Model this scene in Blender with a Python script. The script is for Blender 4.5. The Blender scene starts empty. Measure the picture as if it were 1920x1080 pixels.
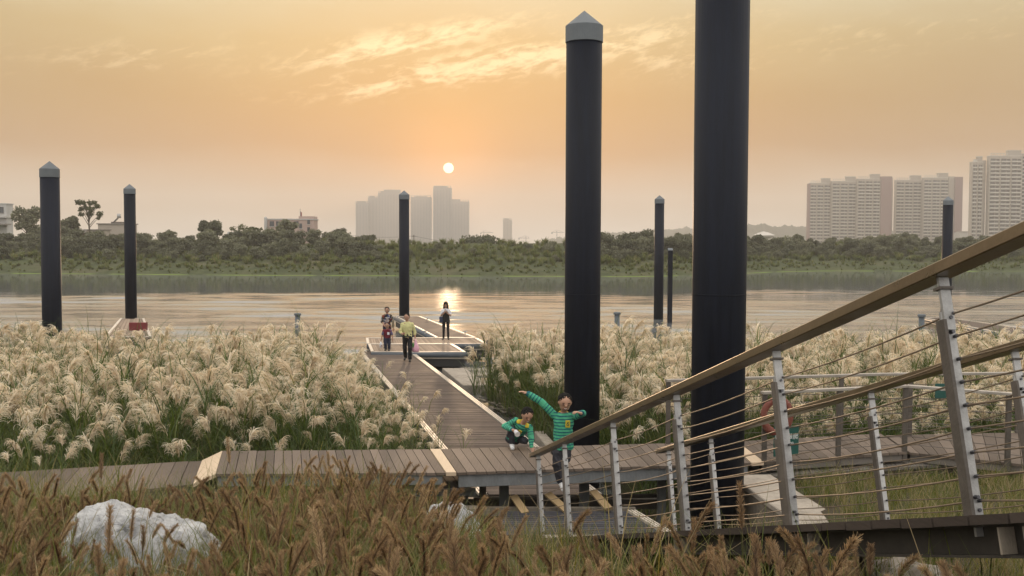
import bpy, bmesh, math, random
import numpy as np
from mathutils import Vector, Matrix, noise

random.seed(11)
rng = np.random.default_rng(11)
SC = bpy.context.scene
COL = SC.collection
R = math.radians

# ------------------------------------------------------------------ camera
CAM_Z = 4.25
FPX = 1950.0
PITCH = math.atan(85.0 / FPX)
ROLL = R(0.2)
cam_d = bpy.data.cameras.new('camera')
cam_d.sensor_width = 36.0
cam_d.lens = 36.0 * FPX / 1920.0
cam_d.clip_start = 0.05
cam_d.clip_end = 20000
cam = bpy.data.objects.new('camera', cam_d)
COL.objects.link(cam)
CAM_M = (Matrix.Translation((0, 0, CAM_Z)) @ Matrix.Rotation(math.pi / 2 - PITCH, 4, 'X')
         @ Matrix.Rotation(ROLL, 4, 'Z'))
cam.matrix_world = CAM_M
SC.camera = cam
CAM_R = CAM_M.to_3x3()
ORG = Vector((0, 0, CAM_Z))


def ray(px, py):
    return CAM_R @ Vector(((px - 960) / FPX, (540 - py) / FPX, -1))


def at(px, py, Y):
    d = ray(px, py)
    return ORG + d * (Y / d.y)


def atz(px, py, z):
    d = ray(px, py)
    return ORG + d * ((z - CAM_Z) / d.z)


# ------------------------------------------------------------------ light
SUN_DIR = ray(841, 315).normalized()
SUN_EL = math.asin(SUN_DIR.z)
SUN_AZ = math.atan2(SUN_DIR.x, SUN_DIR.y)
EXPOSURE = 0.18
SUN_STRENGTH = 2.0
SKY_STRENGTH = 1.0
NISHITA_STRENGTH = 0.012
HAZE_DENSITY = 0.00047

sun_d = bpy.data.lights.new('sun', 'SUN')
sun_d.energy = SUN_STRENGTH
sun_d.angle = R(1.0)
sun_d.color = (1.0, 0.68, 0.42)
sun = bpy.data.objects.new('sun', sun_d)
COL.objects.link(sun)
sun.rotation_euler = (-SUN_DIR).to_track_quat('-Z', 'Y').to_euler()
sun.location = (0, 0, 60)


class NT:
    """small helper that writes shader nodes"""
    def __init__(self, tree):
        self.t = tree
        self.t.nodes.clear()

    def n(self, typ, **kw):
        nd = self.t.nodes.new(typ)
        for k, v in kw.items():
            setattr(nd, k, v)
        return nd

    def put(self, sock, v):
        if hasattr(v, 'is_output'):
            self.t.links.new(v, sock)
        elif v is not None:
            if sock.type == 'RGBA' and len(v) == 3:
                v = (*v, 1)
            sock.default_value = v

    def m(self, op, a, b=None, c=None, clamp=False):
        nd = self.n('ShaderNodeMath', operation=op, use_clamp=clamp)
        for i, v in enumerate((a, b, c)):
            if v is not None:
                self.put(nd.inputs[i], v)
        return nd.outputs[0]

    def vm(self, op, a, b=None):
        nd = self.n('ShaderNodeVectorMath', operation=op)
        self.put(nd.inputs[0], a)
        if b is not None:
            self.put(nd.inputs[1], b)
        return nd.outputs['Value'] if op in ('DOT_PRODUCT', 'LENGTH') else nd.outputs[0]

    def sep(self, v):
        nd = self.n('ShaderNodeSeparateXYZ')
        self.put(nd.inputs[0], v)
        return nd.outputs

    def comb(self, x, y, z):
        nd = self.n('ShaderNodeCombineXYZ')
        for i, v in enumerate((x, y, z)):
            self.put(nd.inputs[i], v)
        return nd.outputs[0]

    def noise(self, vec, scale, detail=4, rough=.55, dist=0.0):
        nd = self.n('ShaderNodeTexNoise')
        if vec is not None:
            self.put(nd.inputs['Vector'], vec)
        nd.inputs['Scale'].default_value = scale
        nd.inputs['Detail'].default_value = detail
        nd.inputs['Roughness'].default_value = rough
        nd.inputs['Distortion'].default_value = dist
        return nd.outputs[0]

    def mapr(self, v, a, b, c=0.0, d=1.0, smooth=False):
        nd = self.n('ShaderNodeMapRange')
        if smooth:
            nd.interpolation_type = 'SMOOTHSTEP'
        self.put(nd.inputs[0], v)
        for i, x in enumerate((a, b, c, d)):
            nd.inputs[i + 1].default_value = x
        return nd.outputs[0]

    def mix(self, f, a, b, mode='MIX'):
        nd = self.n('ShaderNodeMix', data_type='RGBA', blend_type=mode)
        self.put(nd.inputs[0], f)
        self.put(nd.inputs[6], a)
        self.put(nd.inputs[7], b)
        return nd.outputs[2]

    def ramp(self, f, stops):
        nd = self.n('ShaderNodeValToRGB')
        self.put(nd.inputs[0], f)
        els = nd.color_ramp.elements
        while len(els) < len(stops):
            els.new(0.5)
        for e, (p, c) in zip(els, stops):
            e.position = p
            e.color = (*c, 1)
        return nd.outputs[0]

    def bump(self, h, strength=.3, dist=.01):
        nd = self.n('ShaderNodeBump')
        nd.inputs['Strength'].default_value = strength
        nd.inputs['Distance'].default_value = dist
        self.put(nd.inputs['Height'], h)
        return nd.outputs[0]


def s2l(r, g, b):
    f = lambda c: c / 12.92 if c <= .04045 else ((c + .055) / 1.055) ** 2.4
    return (f(r / 255), f(g / 255), f(b / 255))


# ------------------------------------------------------------------ sky
world = bpy.data.worlds.new('World')
SC.world = world
world.use_nodes = True
W = NT(world.node_tree)
tc = W.n('ShaderNodeTexCoord').outputs['Generated']
dirv = W.vm('NORMALIZE', tc)
dx, dy, dz = W.sep(dirv)
el = W.m('ARCSINE', dz)
az = W.m('ARCTAN2', dx, dy)
sdot = W.vm('DOT_PRODUCT', dirv, tuple(SUN_DIR))
big = W.noise(W.comb(W.m('MULTIPLY', az, 3.0), W.m('MULTIPLY', el, 9.0), 0.0), 1.6, 3)
elw = W.m('ADD', el, W.m('MULTIPLY', W.m('SUBTRACT', big, .5), .05))
f_el = W.mapr(elw, 0.0, 1.5708, 0, 1)
sunside = W.ramp(f_el, [(0.0, (.90, .80, .68)), (.022, (.60, .45, .31)), (.055, (.40, .20, .045)), (.085, (.43, .25, .065)),
                        (.12, (.54, .39, .165)), (.15, (.64, .55, .34)), (.30, (1.15, 1.05, .92)), (1.0, (2.4, 2.32, 2.22))])
antiside = W.ramp(f_el, [(0.0, (1.2, 1.15, 1.12)), (.08, (1.3, 1.25, 1.22)), (.25, (1.6, 1.56, 1.53)), (1.0, (2.4, 2.32, 2.22))])
side = W.mapr(sdot, -.1, .97, 0, 1, True)
sky = W.mix(side, antiside, sunside)
# dimmer away from the sun's side of the sky, warm glow round the sun
ang = W.m('ARCCOSINE', W.m('MINIMUM', sdot, .9999999))
sky = W.mix(W.mapr(ang, .10, .62, 0, .36, True), sky, W.mix(1.0, sky, (.50, .46, .42), 'MULTIPLY'))
g1 = W.m('EXPONENT', W.m('MULTIPLY', W.m('MULTIPLY', ang, ang), -1 / (2 * .035 ** 2)))
g2 = W.m('EXPONENT', W.m('MULTIPLY', W.m('MULTIPLY', ang, ang), -1 / (2 * .16 ** 2)))
sky = W.mix(1.0, sky, W.mix(g1, (0, 0, 0), (.34, .11, .0)), 'ADD')
sky = W.mix(1.0, sky, W.mix(g2, (0, 0, 0), (.05, .015, .0)), 'ADD')
# cirrus streaks lit from below
cn = W.noise(W.comb(W.m('MULTIPLY', W.m('ADD', az, W.m('MULTIPLY', el, -.6)), 22.0), W.m('MULTIPLY', W.m('SUBTRACT', el, W.m('MULTIPLY', az, .15)), 70.0), 1.7), 1.0, 9, .62, .9)
cn2 = W.noise(W.comb(W.m('MULTIPLY', az, 60.0), W.m('MULTIPLY', W.m('SUBTRACT', el, W.m('MULTIPLY', az, .2)), 150.0), 4.2), 1.0, 6, .6, .5)
cl = None
for (a0, e0, L, Wd, sl, amt) in ((-.105, .186, .105, .0125, .20, 1.0), (.0, .172, .17, .016, .15, .95),
                                 (-.33, .166, .14, .014, .10, .36), (-.10, .150, .08, .008, .20, .9),
                                 (.15, .172, .09, .016, -.12, .55), (.35, .185, .16, .02, .05, .3), (-.02, .0705, .05, .004, .12, .25)):
    c, s = math.cos(math.atan(sl)), math.sin(math.atan(sl))
    da, de = W.m('SUBTRACT', az, a0), W.m('SUBTRACT', el, e0)
    u = W.m('ADD', W.m('MULTIPLY', da, c / L), W.m('MULTIPLY', de, s / L))
    v = W.m('ADD', W.m('MULTIPLY', da, -s / Wd), W.m('MULTIPLY', de, c / Wd))
    r2 = W.m('ADD', W.m('MULTIPLY', u, u), W.m('MULTIPLY', v, v))
    g = W.m('MULTIPLY', W.m('EXPONENT', W.m('MULTIPLY', r2, -.8)), amt)
    cl = g if cl is None else W.m('MAXIMUM', cl, g)
ns = W.m('ADD', W.m('MULTIPLY', cn, .55), W.m('MULTIPLY', cn2, .45))
cloud = W.m('MULTIPLY', W.mapr(W.m('ADD', ns, W.m('MULTIPLY', cl, .18)), .53, .72, 0, 1, True), W.mapr(cl, .05, .8, 0, 1))
sky = W.mix(W.m('MULTIPLY', cloud, .58), sky, (1.25, 1.0, .60))
nis = W.n('ShaderNodeTexSky', sky_type='NISHITA', sun_disc=False)
nis.sun_elevation = SUN_EL
nis.sun_rotation = SUN_AZ
nis.dust_density = 5.0
nis.air_density = 1.5
sky = W.mix(1.0, sky, W.mix(NISHITA_STRENGTH, (0, 0, 0), nis.outputs[0]), 'ADD')
# the sun's disc, as seen in the frame
disc = W.mapr(ang, .0042, .0050, 1, 0, True)
sky = W.mix(disc, sky, (34, 29, 20))
bg = W.n('ShaderNodeBackground')
W.put(bg.inputs[0], sky)
bg.inputs[1].default_value = SKY_STRENGTH
wo = W.n('ShaderNodeOutputWorld')
W.t.links.new(bg.outputs[0], wo.inputs[0])

SC.render.engine = 'CYCLES'
SC.view_settings.view_transform = 'Standard'
SC.view_settings.look = 'None'
SC.view_settings.gamma = 1.0
SC.view_settings.use_curve_mapping = False
SC.view_settings.exposure = EXPOSURE
cy = SC.cycles
cy.use_denoising = True
try:
    cy.denoiser = 'OPENIMAGEDENOISE'
except Exception:
    pass
cy.max_bounces = 5
cy.diffuse_bounces = 2
cy.glossy_bounces = 2
cy.transmission_bounces = 3
cy.volume_bounces = 0
cy.sample_clamp_direct = 2.0
cy.transparent_max_bounces = 6
cy.sample_clamp_indirect = 4.0
cy.caustics_reflective = False
cy.caustics_refractive = False


# ------------------------------------------------------------------ materials
def base_mat(name):
    m = bpy.data.materials.new(name)
    m.use_nodes = True
    return m, NT(m.node_tree)


def finish(t, shader, disp=None):
    o = t.n('ShaderNodeOutputMaterial')
    t.t.links.new(shader, o.inputs[0])


def pbr(t, color, rough=.6, metal=0.0, normal=None, spec=.5):
    b = t.n('ShaderNodeBsdfPrincipled')
    t.put(b.inputs['Base Color'], color)
    t.put(b.inputs['Roughness'], rough)
    t.put(b.inputs['Metallic'], metal)
    b.inputs['Specular IOR Level'].default_value = spec
    if normal is not None:
        t.t.links.new(normal, b.inputs['Normal'])
    return b.outputs[0]


def mat_plain(name, col, rough=.6, metal=0.0, var=.18, scale=8.0, bump=.15, spec=.5, stretch=(1, 1, 1), dist=.01):
    m, t = base_mat(name)
    co = t.n('ShaderNodeTexCoord').outputs['Object']
    co = t.vm('MULTIPLY', co, stretch)
    n1 = t.noise(co, scale, 6, .6)
    n2 = t.noise(co, scale * 7, 3)
    k = t.m('ADD', t.m('MULTIPLY', n1, .7), t.m('MULTIPLY', n2, .3))
    rnd = t.n('ShaderNodeObjectInfo').outputs['Random']
    k = t.m('ADD', k, t.m('MULTIPLY', t.m('SUBTRACT', rnd, .5), .25))
    lo = tuple(c * (1 - var) for c in col)
    hi = tuple(min(1, c * (1 + var)) for c in col)
    c = t.ramp(k, [(.3, lo), (.7, hi)])
    r = t.mapr(n1, .3, .7, max(0.05, rough - .08), min(1, rough + .08))
    finish(t, pbr(t, c, r, metal, t.bump(n2, bump, dist), spec))
    return m


def mat_wood(name, col, islands=False, along='y', grain=60.0, var=.35):
    """weathered deck boards: streaky grain, one tone per board"""
    m, t = base_mat(name)
    co = t.n('ShaderNodeTexCoord').outputs['Object']
    st = (grain, 1.6, grain) if along == 'y' else (1.6, grain, grain)
    g = t.noise(t.vm('MULTIPLY', co, st), 1.0, 5, .65)
    blot = t.noise(co, 1.3, 5, .6)
    rnd = (t.n('ShaderNodeNewGeometry').outputs['Random Per Island'] if islands
           else t.n('ShaderNodeObjectInfo').outputs['Random'])
    k = t.m('ADD', t.m('ADD', t.m('MULTIPLY', g, .45), t.m('MULTIPLY', blot, .35)), t.m('MULTIPLY', rnd, .34))
    c = t.ramp(k, [(.34, tuple(x * (1 - var) for x in col)), (.57, col), (.82, tuple(min(1, x * (1 + var)) for x in col))])
    rr = t.mapr(blot, .3, .7, .68, .9)
    finish(t, pbr(t, c, rr, 0, t.bump(g, .35, .004), .15))
    return m


def mat_leaf(name, stops, trans=.35, rough=.55, tint=None, spec=.3):
    m, t = base_mat(name)
    rnd = t.n('ShaderNodeObjectInfo').outputs['Random']
    isl = t.n('ShaderNodeNewGeometry').outputs['Random Per Island']
    k = t.m('ADD', t.m('MULTIPLY', rnd, .5), t.m('MULTIPLY', isl, .5))
    c = t.ramp(k, stops)
    d = pbr(t, c, rough, 0, None, spec)
    tr = t.n('ShaderNodeBsdfTranslucent')
    t.put(tr.inputs[0], t.mix(1.0, c, tint or (1.1, 1.1, .8), 'MULTIPLY'))
    mx = t.n('ShaderNodeMixShader')
    mx.inputs[0].default_value = trans
    t.t.links.new(d, mx.inputs[1])
    t.t.links.new(tr.outputs[0], mx.inputs[2])
    finish(t, mx.outputs[0])
    return m


M = {}
M['pile'] = mat_plain('pile_coating', (.0075, .0095, .0155), .55, 0, .5, 2.0, .08, .13, (6, 6, .35))
M['cap'] = mat_plain('pile_cap', (.115, .13, .14), .6, 0, .15, 5, .1, .3)
M['steel'] = mat_plain('galvanised_steel', (.40, .40, .39), .45, .45, .25, 14, .15)
M['steel_dark'] = mat_plain('aged_steel', (.11, .095, .08), .6, .2, .3, 10, .15)
M['steel_blue'] = mat_plain('grey_painted_steel', (.17, .18, .185), .6, 0, .3, 5, .2, .35, (1, 1, .4))
M['rail'] = mat_plain('brushed_handrail', (.22, .17, .11), .34, .75, .18, 6, .08, .5, (1, 1, 1))
M['cable'] = mat_plain('tan_wire_rope', (.20, .15, .10), .5, .3, .25, 60, .3)
M['bolt'] = mat_plain('bolt', (.10, .10, .11), .4, .7, .2, 30, .1)
M['board'] = mat_wood('boardwalk_board', (.145, .115, .092))
M['board_lo'] = mat_wood('lower_deck_board', (.15, .135, .12))
M['gang'] = mat_wood('gangway_board', (.105, .082, .068), True, 'x', 40)
M['dockwood'] = mat_wood('dock_board', (.24, .185, .14), True)
M['landing'] = mat_wood('landing_board', (.055, .055, .062), True, 'x', 40)
M['palewood'] = mat_wood('pale_new_board', (.52, .41, .29), False, 'y', 30, .18)
M['yellowwood'] = mat_wood('raw_pine', (.30, .215, .115), False, 'y', 30, .2)
M['strip'] = mat_plain('pale_edge_strip', (.52, .46, .38), .5, .0, .2, 9, .1)
M['ramp_board'] = mat_wood('ramp_board', (.06, .048, .04))
M['beam'] = mat_plain('dark_beam_paint', (.045, .040, .033), .7, 0, .35, 3, .2, .25)
M['bollard'] = mat_plain('slate_bollard', (.07, .085, .10), .6, 0, .2, 5, .1)
M['dark'] = mat_plain('dark_float', (.018, .018, .018), .6, 0, .3, 4, .2)
M['tube'] = mat_plain('grey_bumper', (.07, .082, .095), .5, 0, .2, 5, .1, .35)
M['concrete'] = mat_plain('pale_concrete', (.30, .265, .22), .9, 0, .35, 2.5, .6, .2)
M['wallside'] = mat_plain('board_marked_concrete', (.22, .19, .15), .85, 0, .35, 3, .5, .4, (8, 8, .5))
M['redpanel'] = mat_plain('red_panel', (.15, .012, .015), .5, 0, .15, 6, .1)
M['green_sign'] = mat_plain('green_sign_paint', (.012, .075, .062), .45, 0, .12, 4, .05)
M['sign_white'] = mat_plain('sign_lettering', (.75, .77, .75), .5, 0, .05, 4, .02)
M['white'] = mat_plain('white_paint', (.62, .61, .58), .6, 0, .1, 4, .08)


# ------------------------------------------------------------------ mesh helpers
class Geo:
    def __init__(self):
        self.v, self.f, self.mi = [], [], []

    def add(self, vs, fs, mi=0):
        o = len(self.v)
        self.v += [tuple(p) for p in vs]
        self.f += [tuple(i + o for i in f) for f in fs]
        self.mi += [mi] * len(fs)
        return self

    def hexa(self, b, t, mi=0):
        """b: 4 bottom corners, t: the 4 above them (counter-clockwise from above)"""
        return self.add(list(b) + list(t), [(3, 2, 1, 0), (4, 5, 6, 7), (0, 1, 5, 4), (1, 2, 6, 5), (2, 3, 7, 6), (3, 0, 4, 7)], mi)

    def box(self, c, s, X=(1, 0, 0), Y=(0, 1, 0), Z=(0, 0, 1), mi=0):
        c, X, Y, Z = Vector(c), Vector(X) * s[0] / 2, Vector(Y) * s[1] / 2, Vector(Z) * s[2] / 2
        b = [c - X - Y - Z, c + X - Y - Z, c + X + Y - Z, c - X + Y - Z]
        return self.hexa(b, [p + 2 * Z for p in b], mi)

    def beam(self, p0, p1, w, h, up=(0, 0, 1), mi=0):
        p0, p1 = Vector(p0), Vector(p1)
        Y = (p1 - p0).normalized()
        X = Y.cross(Vector(up)).normalized()
        Z = X.cross(Y)
        return self.box((p0 + p1) / 2, (w, (p1 - p0).length, h), X, Y, Z, mi)

    def tube(self, pts, rad, n=8, caps=True, mi=0):
        pts = [Vector(p) for p in pts]
        if not hasattr(rad, '__len__'):
            rad = [rad] * len(pts)
        rings = []
        ref = Vector((0.13, .21, .97))
        for i, p in enumerate(pts):
            d = (pts[min(i + 1, len(pts) - 1)] - pts[max(i - 1, 0)]).normalized()
            a = d.cross(ref)
            if a.length < 1e-3:
                a = d.cross(Vector((1, 0, 0)))
            a.normalize()
            b = d.cross(a)
            rings.append([p + (a * math.cos(2 * math.pi * k / n) + b * math.sin(2 * math.pi * k / n)) * rad[i] for k in range(n)])
        vs = [q for r in rings for q in r]
        fs = []
        for i in range(len(pts) - 1):
            for k in range(n):
                fs.append((i * n + k, i * n + (k + 1) % n, (i + 1) * n + (k + 1) % n, (i + 1) * n + k))
        if caps:
            fs.append(tuple(range(n - 1, -1, -1)))
            fs.append(tuple(range((len(pts) - 1) * n, len(pts) * n)))
        return self.add(vs, fs, mi)

    def lathe(self, prof, c=(0, 0, 0), n=32, mi=0):
        cx, cy_, cz = c
        vs, fs = [], []
        for r, z in prof:
            vs += [(cx + r * math.cos(2 * math.pi * k / n), cy_ + r * math.sin(2 * math.pi * k / n), cz + z) for k in range(n)]
        for i in range(len(prof) - 1):
            for k in range(n):
                fs.append((i * n + k, i * n + (k + 1) % n, (i + 1) * n + (k + 1) % n, (i + 1) * n + k))
        return self.add(vs, fs, mi)

    def ell(self, c, r, X=(1, 0, 0), Y=(0, 1, 0), Z=(0, 0, 1), nu=12, nv=8, mi=0):
        c, X, Y, Z = Vector(c), Vector(X) * r[0], Vector(Y) * r[1], Vector(Z) * r[2]
        vs = [c - Z]
        for i in range(1, nv):
            ph = math.pi * (i / nv - .5)
            for k in range(nu):
                th = 2 * math.pi * k / nu
                vs.append(c + X * (math.cos(ph) * math.cos(th)) + Y * (math.cos(ph) * math.sin(th)) + Z * math.sin(ph))
        vs.append(c + Z)
        fs = [(0, 1 + (k + 1) % nu, 1 + k) for k in range(nu)]
        for i in range(nv - 2):
            for k in range(nu):
                a = 1 + i * nu
                fs.append((a + k, a + (k + 1) % nu, a + nu + (k + 1) % nu, a + nu + k))
        a = 1 + (nv - 2) * nu
        fs += [(a + k, a + (k + 1) % nu, len(vs) - 1) for k in range(nu)]
        return self.add(vs, fs, mi)

    def mesh(self, name='mesh', smooth=False):
        me = bpy.data.meshes.new(name)
        me.from_pydata(self.v, [], self.f)
        if any(self.mi):
            me.polygons.foreach_set('material_index', self.mi)
        if smooth:
            me.polygons.foreach_set('use_smooth', [True] * len(self.f))
        me.update()
        return me

    def build(self, name, mat, parent=None, smooth=False, kind=None, loc=None, bevel=0):
        me = self.mesh(name, smooth)
        return link(name, me, mat, parent, kind, loc, bevel)


def link(name, me, mat=None, parent=None, kind=None, loc=None, bevel=0):
    o = bpy.data.objects.new(name, me)
    COL.objects.link(o)
    if mat is not None and not me.materials:
        for mm in (mat if isinstance(mat, (list, tuple)) else [mat]):
            me.materials.append(mm)
    if parent is not None:
        o.parent = parent
        # world-built geometry under a moved empty
        o.matrix_parent_inverse = Matrix.Translation(-Vector(parent.get('_org', (0, 0, 0))))
    if kind:
        o['kind'] = kind
    if loc is not None:
        o.location = loc
    if bevel:
        b = o.modifiers.new('bevel', 'BEVEL')
        b.width = bevel
        b.segments = 1
        b.limit_method = 'ANGLE'
    return o


def tag(o, label, cat, group=None):
    o['label'] = label
    o['category'] = cat
    if group:
        o['group'] = group
    return o


def thing(name, label, cat, loc=(0, 0, 0), group=None):
    """an empty at the thing's base; its parts are built in world coordinates"""
    o = bpy.data.objects.new(name, None)
    COL.objects.link(o)
    o.empty_display_size = .1
    o.location = loc
    o['_org'] = tuple(loc)
    return tag(o, label, cat, group)


def structure(o):
    o['kind'] = 'structure'
    return o


def clean_props():
    for o in bpy.data.objects:
        if '_org' in o:
            del o['_org']


def np_mesh(name, V, F, smooth=False, attrs=None):
    """V (n,3), F (m,4) or (m,3) arrays"""
    me = bpy.data.meshes.new(name)
    V = np.ascontiguousarray(V, np.float32)
    F = np.ascontiguousarray(F, np.int32)
    k = F.shape[1] if len(F) else 4
    me.vertices.add(len(V))
    me.vertices.foreach_set('co', V.ravel())
    if len(F):
        me.loops.add(F.size)
        me.loops.foreach_set('vertex_index', F.ravel())
        me.polygons.add(len(F))
        me.polygons.foreach_set('loop_start', np.arange(0, F.size, k, dtype=np.int32))
        me.polygons.foreach_set('loop_total', np.full(len(F), k, np.int32))
        if smooth:
            me.polygons.foreach_set('use_smooth', np.ones(len(F), bool))
    for nm, (typ, arr) in (attrs or {}).items():
        a = me.attributes.new(nm, typ, 'POINT')
        a.data.foreach_set('vector' if typ == 'FLOAT_VECTOR' else 'value', np.ascontiguousarray(arr).ravel())
    me.update(calc_edges=True)
    return me


class Strips:
    """many thin blades / leaves gathered in one mesh"""
    def __init__(self):
        self.V, self.F, self.mi, self.n = [], [], [], 0

    def blade(self, P, w, side, mi=0):
        P = np.asarray(P, float)
        w = np.asarray(w, float)[:, None]
        side = np.asarray(side, float)
        if side.ndim == 1:
            side = np.repeat(side[None], len(P), 0)
        V = np.empty((2 * len(P), 3))
        V[0::2] = P - side * w / 2
        V[1::2] = P + side * w / 2
        k = len(P) - 1
        i = np.arange(k) * 2 + self.n
        self.V.append(V)
        self.F.append(np.stack([i, i + 1, i + 3, i + 2], 1))
        self.mi += [mi] * k
        self.n += len(V)

    def quads(self, C, A, B, mi=0):
        n = len(C)
        V = np.stack([C - A - B, C + A - B, C + A + B, C - A + B], 1).reshape(-1, 3)
        i = np.arange(n) * 4 + self.n
        self.V.append(V)
        self.F.append(np.stack([i, i + 1, i + 2, i + 3], 1))
        self.mi += [mi] * n
        self.n += 4 * n

    def mesh(self, name, mats):
        me = np_mesh(name, np.concatenate(self.V), np.concatenate(self.F))
        me.polygons.foreach_set('material_index', np.array(self.mi, np.int32))
        for m in mats:
            me.materials.append(m)
        return me


def scatter(name, variants, P, rot, scale, idx, label, cat):
    """one stuff object: variant meshes instanced on points"""
    col = bpy.data.collections.new(name + '_sources')
    for i, me in enumerate(variants):
        so = bpy.data.objects.new('%s_source_%02d' % (name, i), me)
        col.objects.link(so)
    me = np_mesh(name, P, np.zeros((0, 4), int), attrs={
        'rot': ('FLOAT_VECTOR', rot.astype(np.float32)), 'scl': ('FLOAT', scale.astype(np.float32)),
        'idx': ('INT', idx.astype(np.int32))})
    o = link(name, me)
    g = bpy.data.node_groups.new(name, 'GeometryNodeTree')
    g.interface.new_socket('Geometry', in_out='INPUT', socket_type='NodeSocketGeometry')
    g.interface.new_socket('Geometry', in_out='OUTPUT', socket_type='NodeSocketGeometry')
    nn = g.nodes.new
    gi, go = nn('NodeGroupInput'), nn('NodeGroupOutput')
    ci = nn('GeometryNodeCollectionInfo')
    ci.inputs['Collection'].default_value = col
    ci.inputs['Separate Children'].default_value = True
    ci.inputs['Reset Children'].default_value = True
    ip = nn('GeometryNodeInstanceOnPoints')
    ip.inputs['Pick Instance'].default_value = True
    for nm, ty, so in (('rot', 'FLOAT_VECTOR', 'Rotation'), ('scl', 'FLOAT', 'Scale'), ('idx', 'INT', 'Instance Index')):
        na = nn('GeometryNodeInputNamedAttribute')
        na.data_type = ty
        na.inputs['Name'].default_value = nm
        g.links.new(na.outputs['Attribute'], ip.inputs[so])
    m2p = nn('GeometryNodeMeshToPoints')
    g.links.new(gi.outputs[0], m2p.inputs[0])
    g.links.new(m2p.outputs[0], ip.inputs['Points'])
    g.links.new(ci.outputs[0], ip.inputs['Instance'])
    g.links.new(ip.outputs[0], go.inputs[0])
    md = o.modifiers.new('scatter', 'NODES')
    md.node_group = g
    o['kind'] = 'stuff'
    return tag(o, label, cat)


def sstep(a, b, x):
    t = np.clip((np.asarray(x, float) - a) / (b - a), 0, 1)
    return t * t * (3 - 2 * t)


# ------------------------------------------------------------------ plan of the place
# gangway: deck at z = 0, its edges in plan
def gang_l(y):
    return -1.52 - .236 * (y - 21.5)


def gang_r(y):
    return .53 - .236 * (y - 21.7)


WATER_Z = -.6
BW_Z = .90
BL_Z = .74


def bank_y(x):
    return 150 + 36 * sstep(14, 60, x) + 5 * sstep(-30, -80, x)


def wob(x, y, s, seed=0):
    return (np.sin(x * s * 1.0 + seed) * np.cos(y * s * 1.3 + seed * 2.1) + .5 * np.sin(x * s * 2.7 + y * s * 1.9 + seed)
            + .25 * np.sin(x * s * 5.3 - y * s * 4.1 + 2 * seed)) / 1.75


def ground_z(x, y):
    x, y = np.asarray(x, float), np.asarray(y, float)
    g = np.interp(y, [-20, 2, 4, 5, 7, 9, 11, 13, 15, 17, 30, 33.5, 37, 60, 100],
                  [2.6, 2.35, 2.08, 1.9, 1.6, 1.32, 1.02, .58, .12, -.3, -.36, -.55, -1.6, -4, -4])
    g = g + .05 * wob(x, y, 1.1) * sstep(60, 30, y)
    # grass bank beside the retaining wall
    gr = np.interp(y, [-20, 4, 8, 10, 12, 15, 17, 18.5, 33.5, 37, 60], [2.6, 2.1, 1.55, 1.25, 1.0, .70, .3, -.3, -.55, -1.6, -4])
    kr = sstep(3.55, 3.95, x) * sstep(60, 40, y)
    g = g * (1 - kr) + (gr + .04 * wob(x, y, 1.7, 2)) * kr
    # pit under the landing and the boardwalk
    pit = sstep(-.9, -.3, x) * sstep(3.75, 3.5, x) * sstep(12.0, 13.2, y) * sstep(18.5, 17.5, y)
    g = g * (1 - pit) + (-.35) * pit
    # wet channel beside the gangway
    ch = sstep(gang_l(y) - .1, gang_l(y) + .3, x) * sstep(gang_r(y) + 1.25, gang_r(y) + .8, x) * sstep(16.5, 18, y)
    g = g * (1 - ch) + np.minimum(g, -1.1) * ch
    # the far bank
    d = y - bank_y(x)
    fb = np.interp(d, [-40, -8, 0, 3, 9, 14, 22, 30, 34, 60, 400, 3000], [-4, -2, -.62, -.1, .75, 1.4, 2.6, 3.9, 4.0, 2.6, 2.6, 2.6])
    fb = fb + (.25 * wob(x, y, .12, 1) + .12 * wob(x, y, .45, 3)) * sstep(0, 5, d)
    k = sstep(80, 100, y)
    return g * (1 - k) + fb * k


# ground: one sheet from behind the camera to beyond the far towers
ys = np.concatenate([np.linspace(-20, 2, 12), np.arange(2.3, 20, .22), np.arange(20, 38, .5), np.linspace(39, 135, 20),
                     np.arange(136, 225, 1.6), np.geomspace(228, 3100, 26)])
xs = np.concatenate([-np.geomspace(2200, 120, 14), np.linspace(-115, -22, 40), np.linspace(-21, -6.2, 26), np.arange(-6, 8.01, .22),
                     np.linspace(8.5, 22, 26), np.linspace(24, 130, 46), np.geomspace(135, 2200, 14)])
GX, GY = np.meshgrid(xs, ys)
GZ = ground_z(GX, GY)
V = np.stack([GX, GY, GZ], -1).reshape(-1, 3)
nx, ny = len(xs), len(ys)
ii, jj = np.meshgrid(np.arange(nx - 1), np.arange(ny - 1))
b0 = (jj * nx + ii).ravel()
F = np.stack([b0, b0 + 1, b0 + nx + 1, b0 + nx], 1)

m, t = base_mat('bank_soil_and_turf')
pos = t.n('ShaderNodeNewGeometry').outputs['Position']
px_, py_, pz_ = t.sep(pos)
n1 = t.noise(pos, .9, 6, .6)
n2 = t.noise(pos, 9, 5, .65)
n3 = t.noise(pos, .12, 4)
nf = t.noise(t.vm('MULTIPLY', pos, (1, 1, 2.5)), .55, 6, .7)
near = t.mix(t.mapr(n1, .42, .6), (.055, .042, .026), (.045, .058, .018))
near = t.mix(t.mapr(n2, .35, .7, 0, .6), near, (.075, .062, .04))
far = t.mix(t.mapr(nf, .35, .65), (.035, .045, .018), (.065, .078, .03))
far = t.mix(t.mapr(n3, .5, .68, 0, .5), far, (.12, .10, .06))
algae = t.m('MULTIPLY', t.mapr(t.m('ADD', pz_, t.m('MULTIPLY', n3, .25)), -.50, -.38, 1, 0, True), t.mapr(n3, .40, .52))
far = t.mix(algae, far, (.20, .30, .03))
c = t.mix(t.mapr(py_, 60, 90), near, far)
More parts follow.
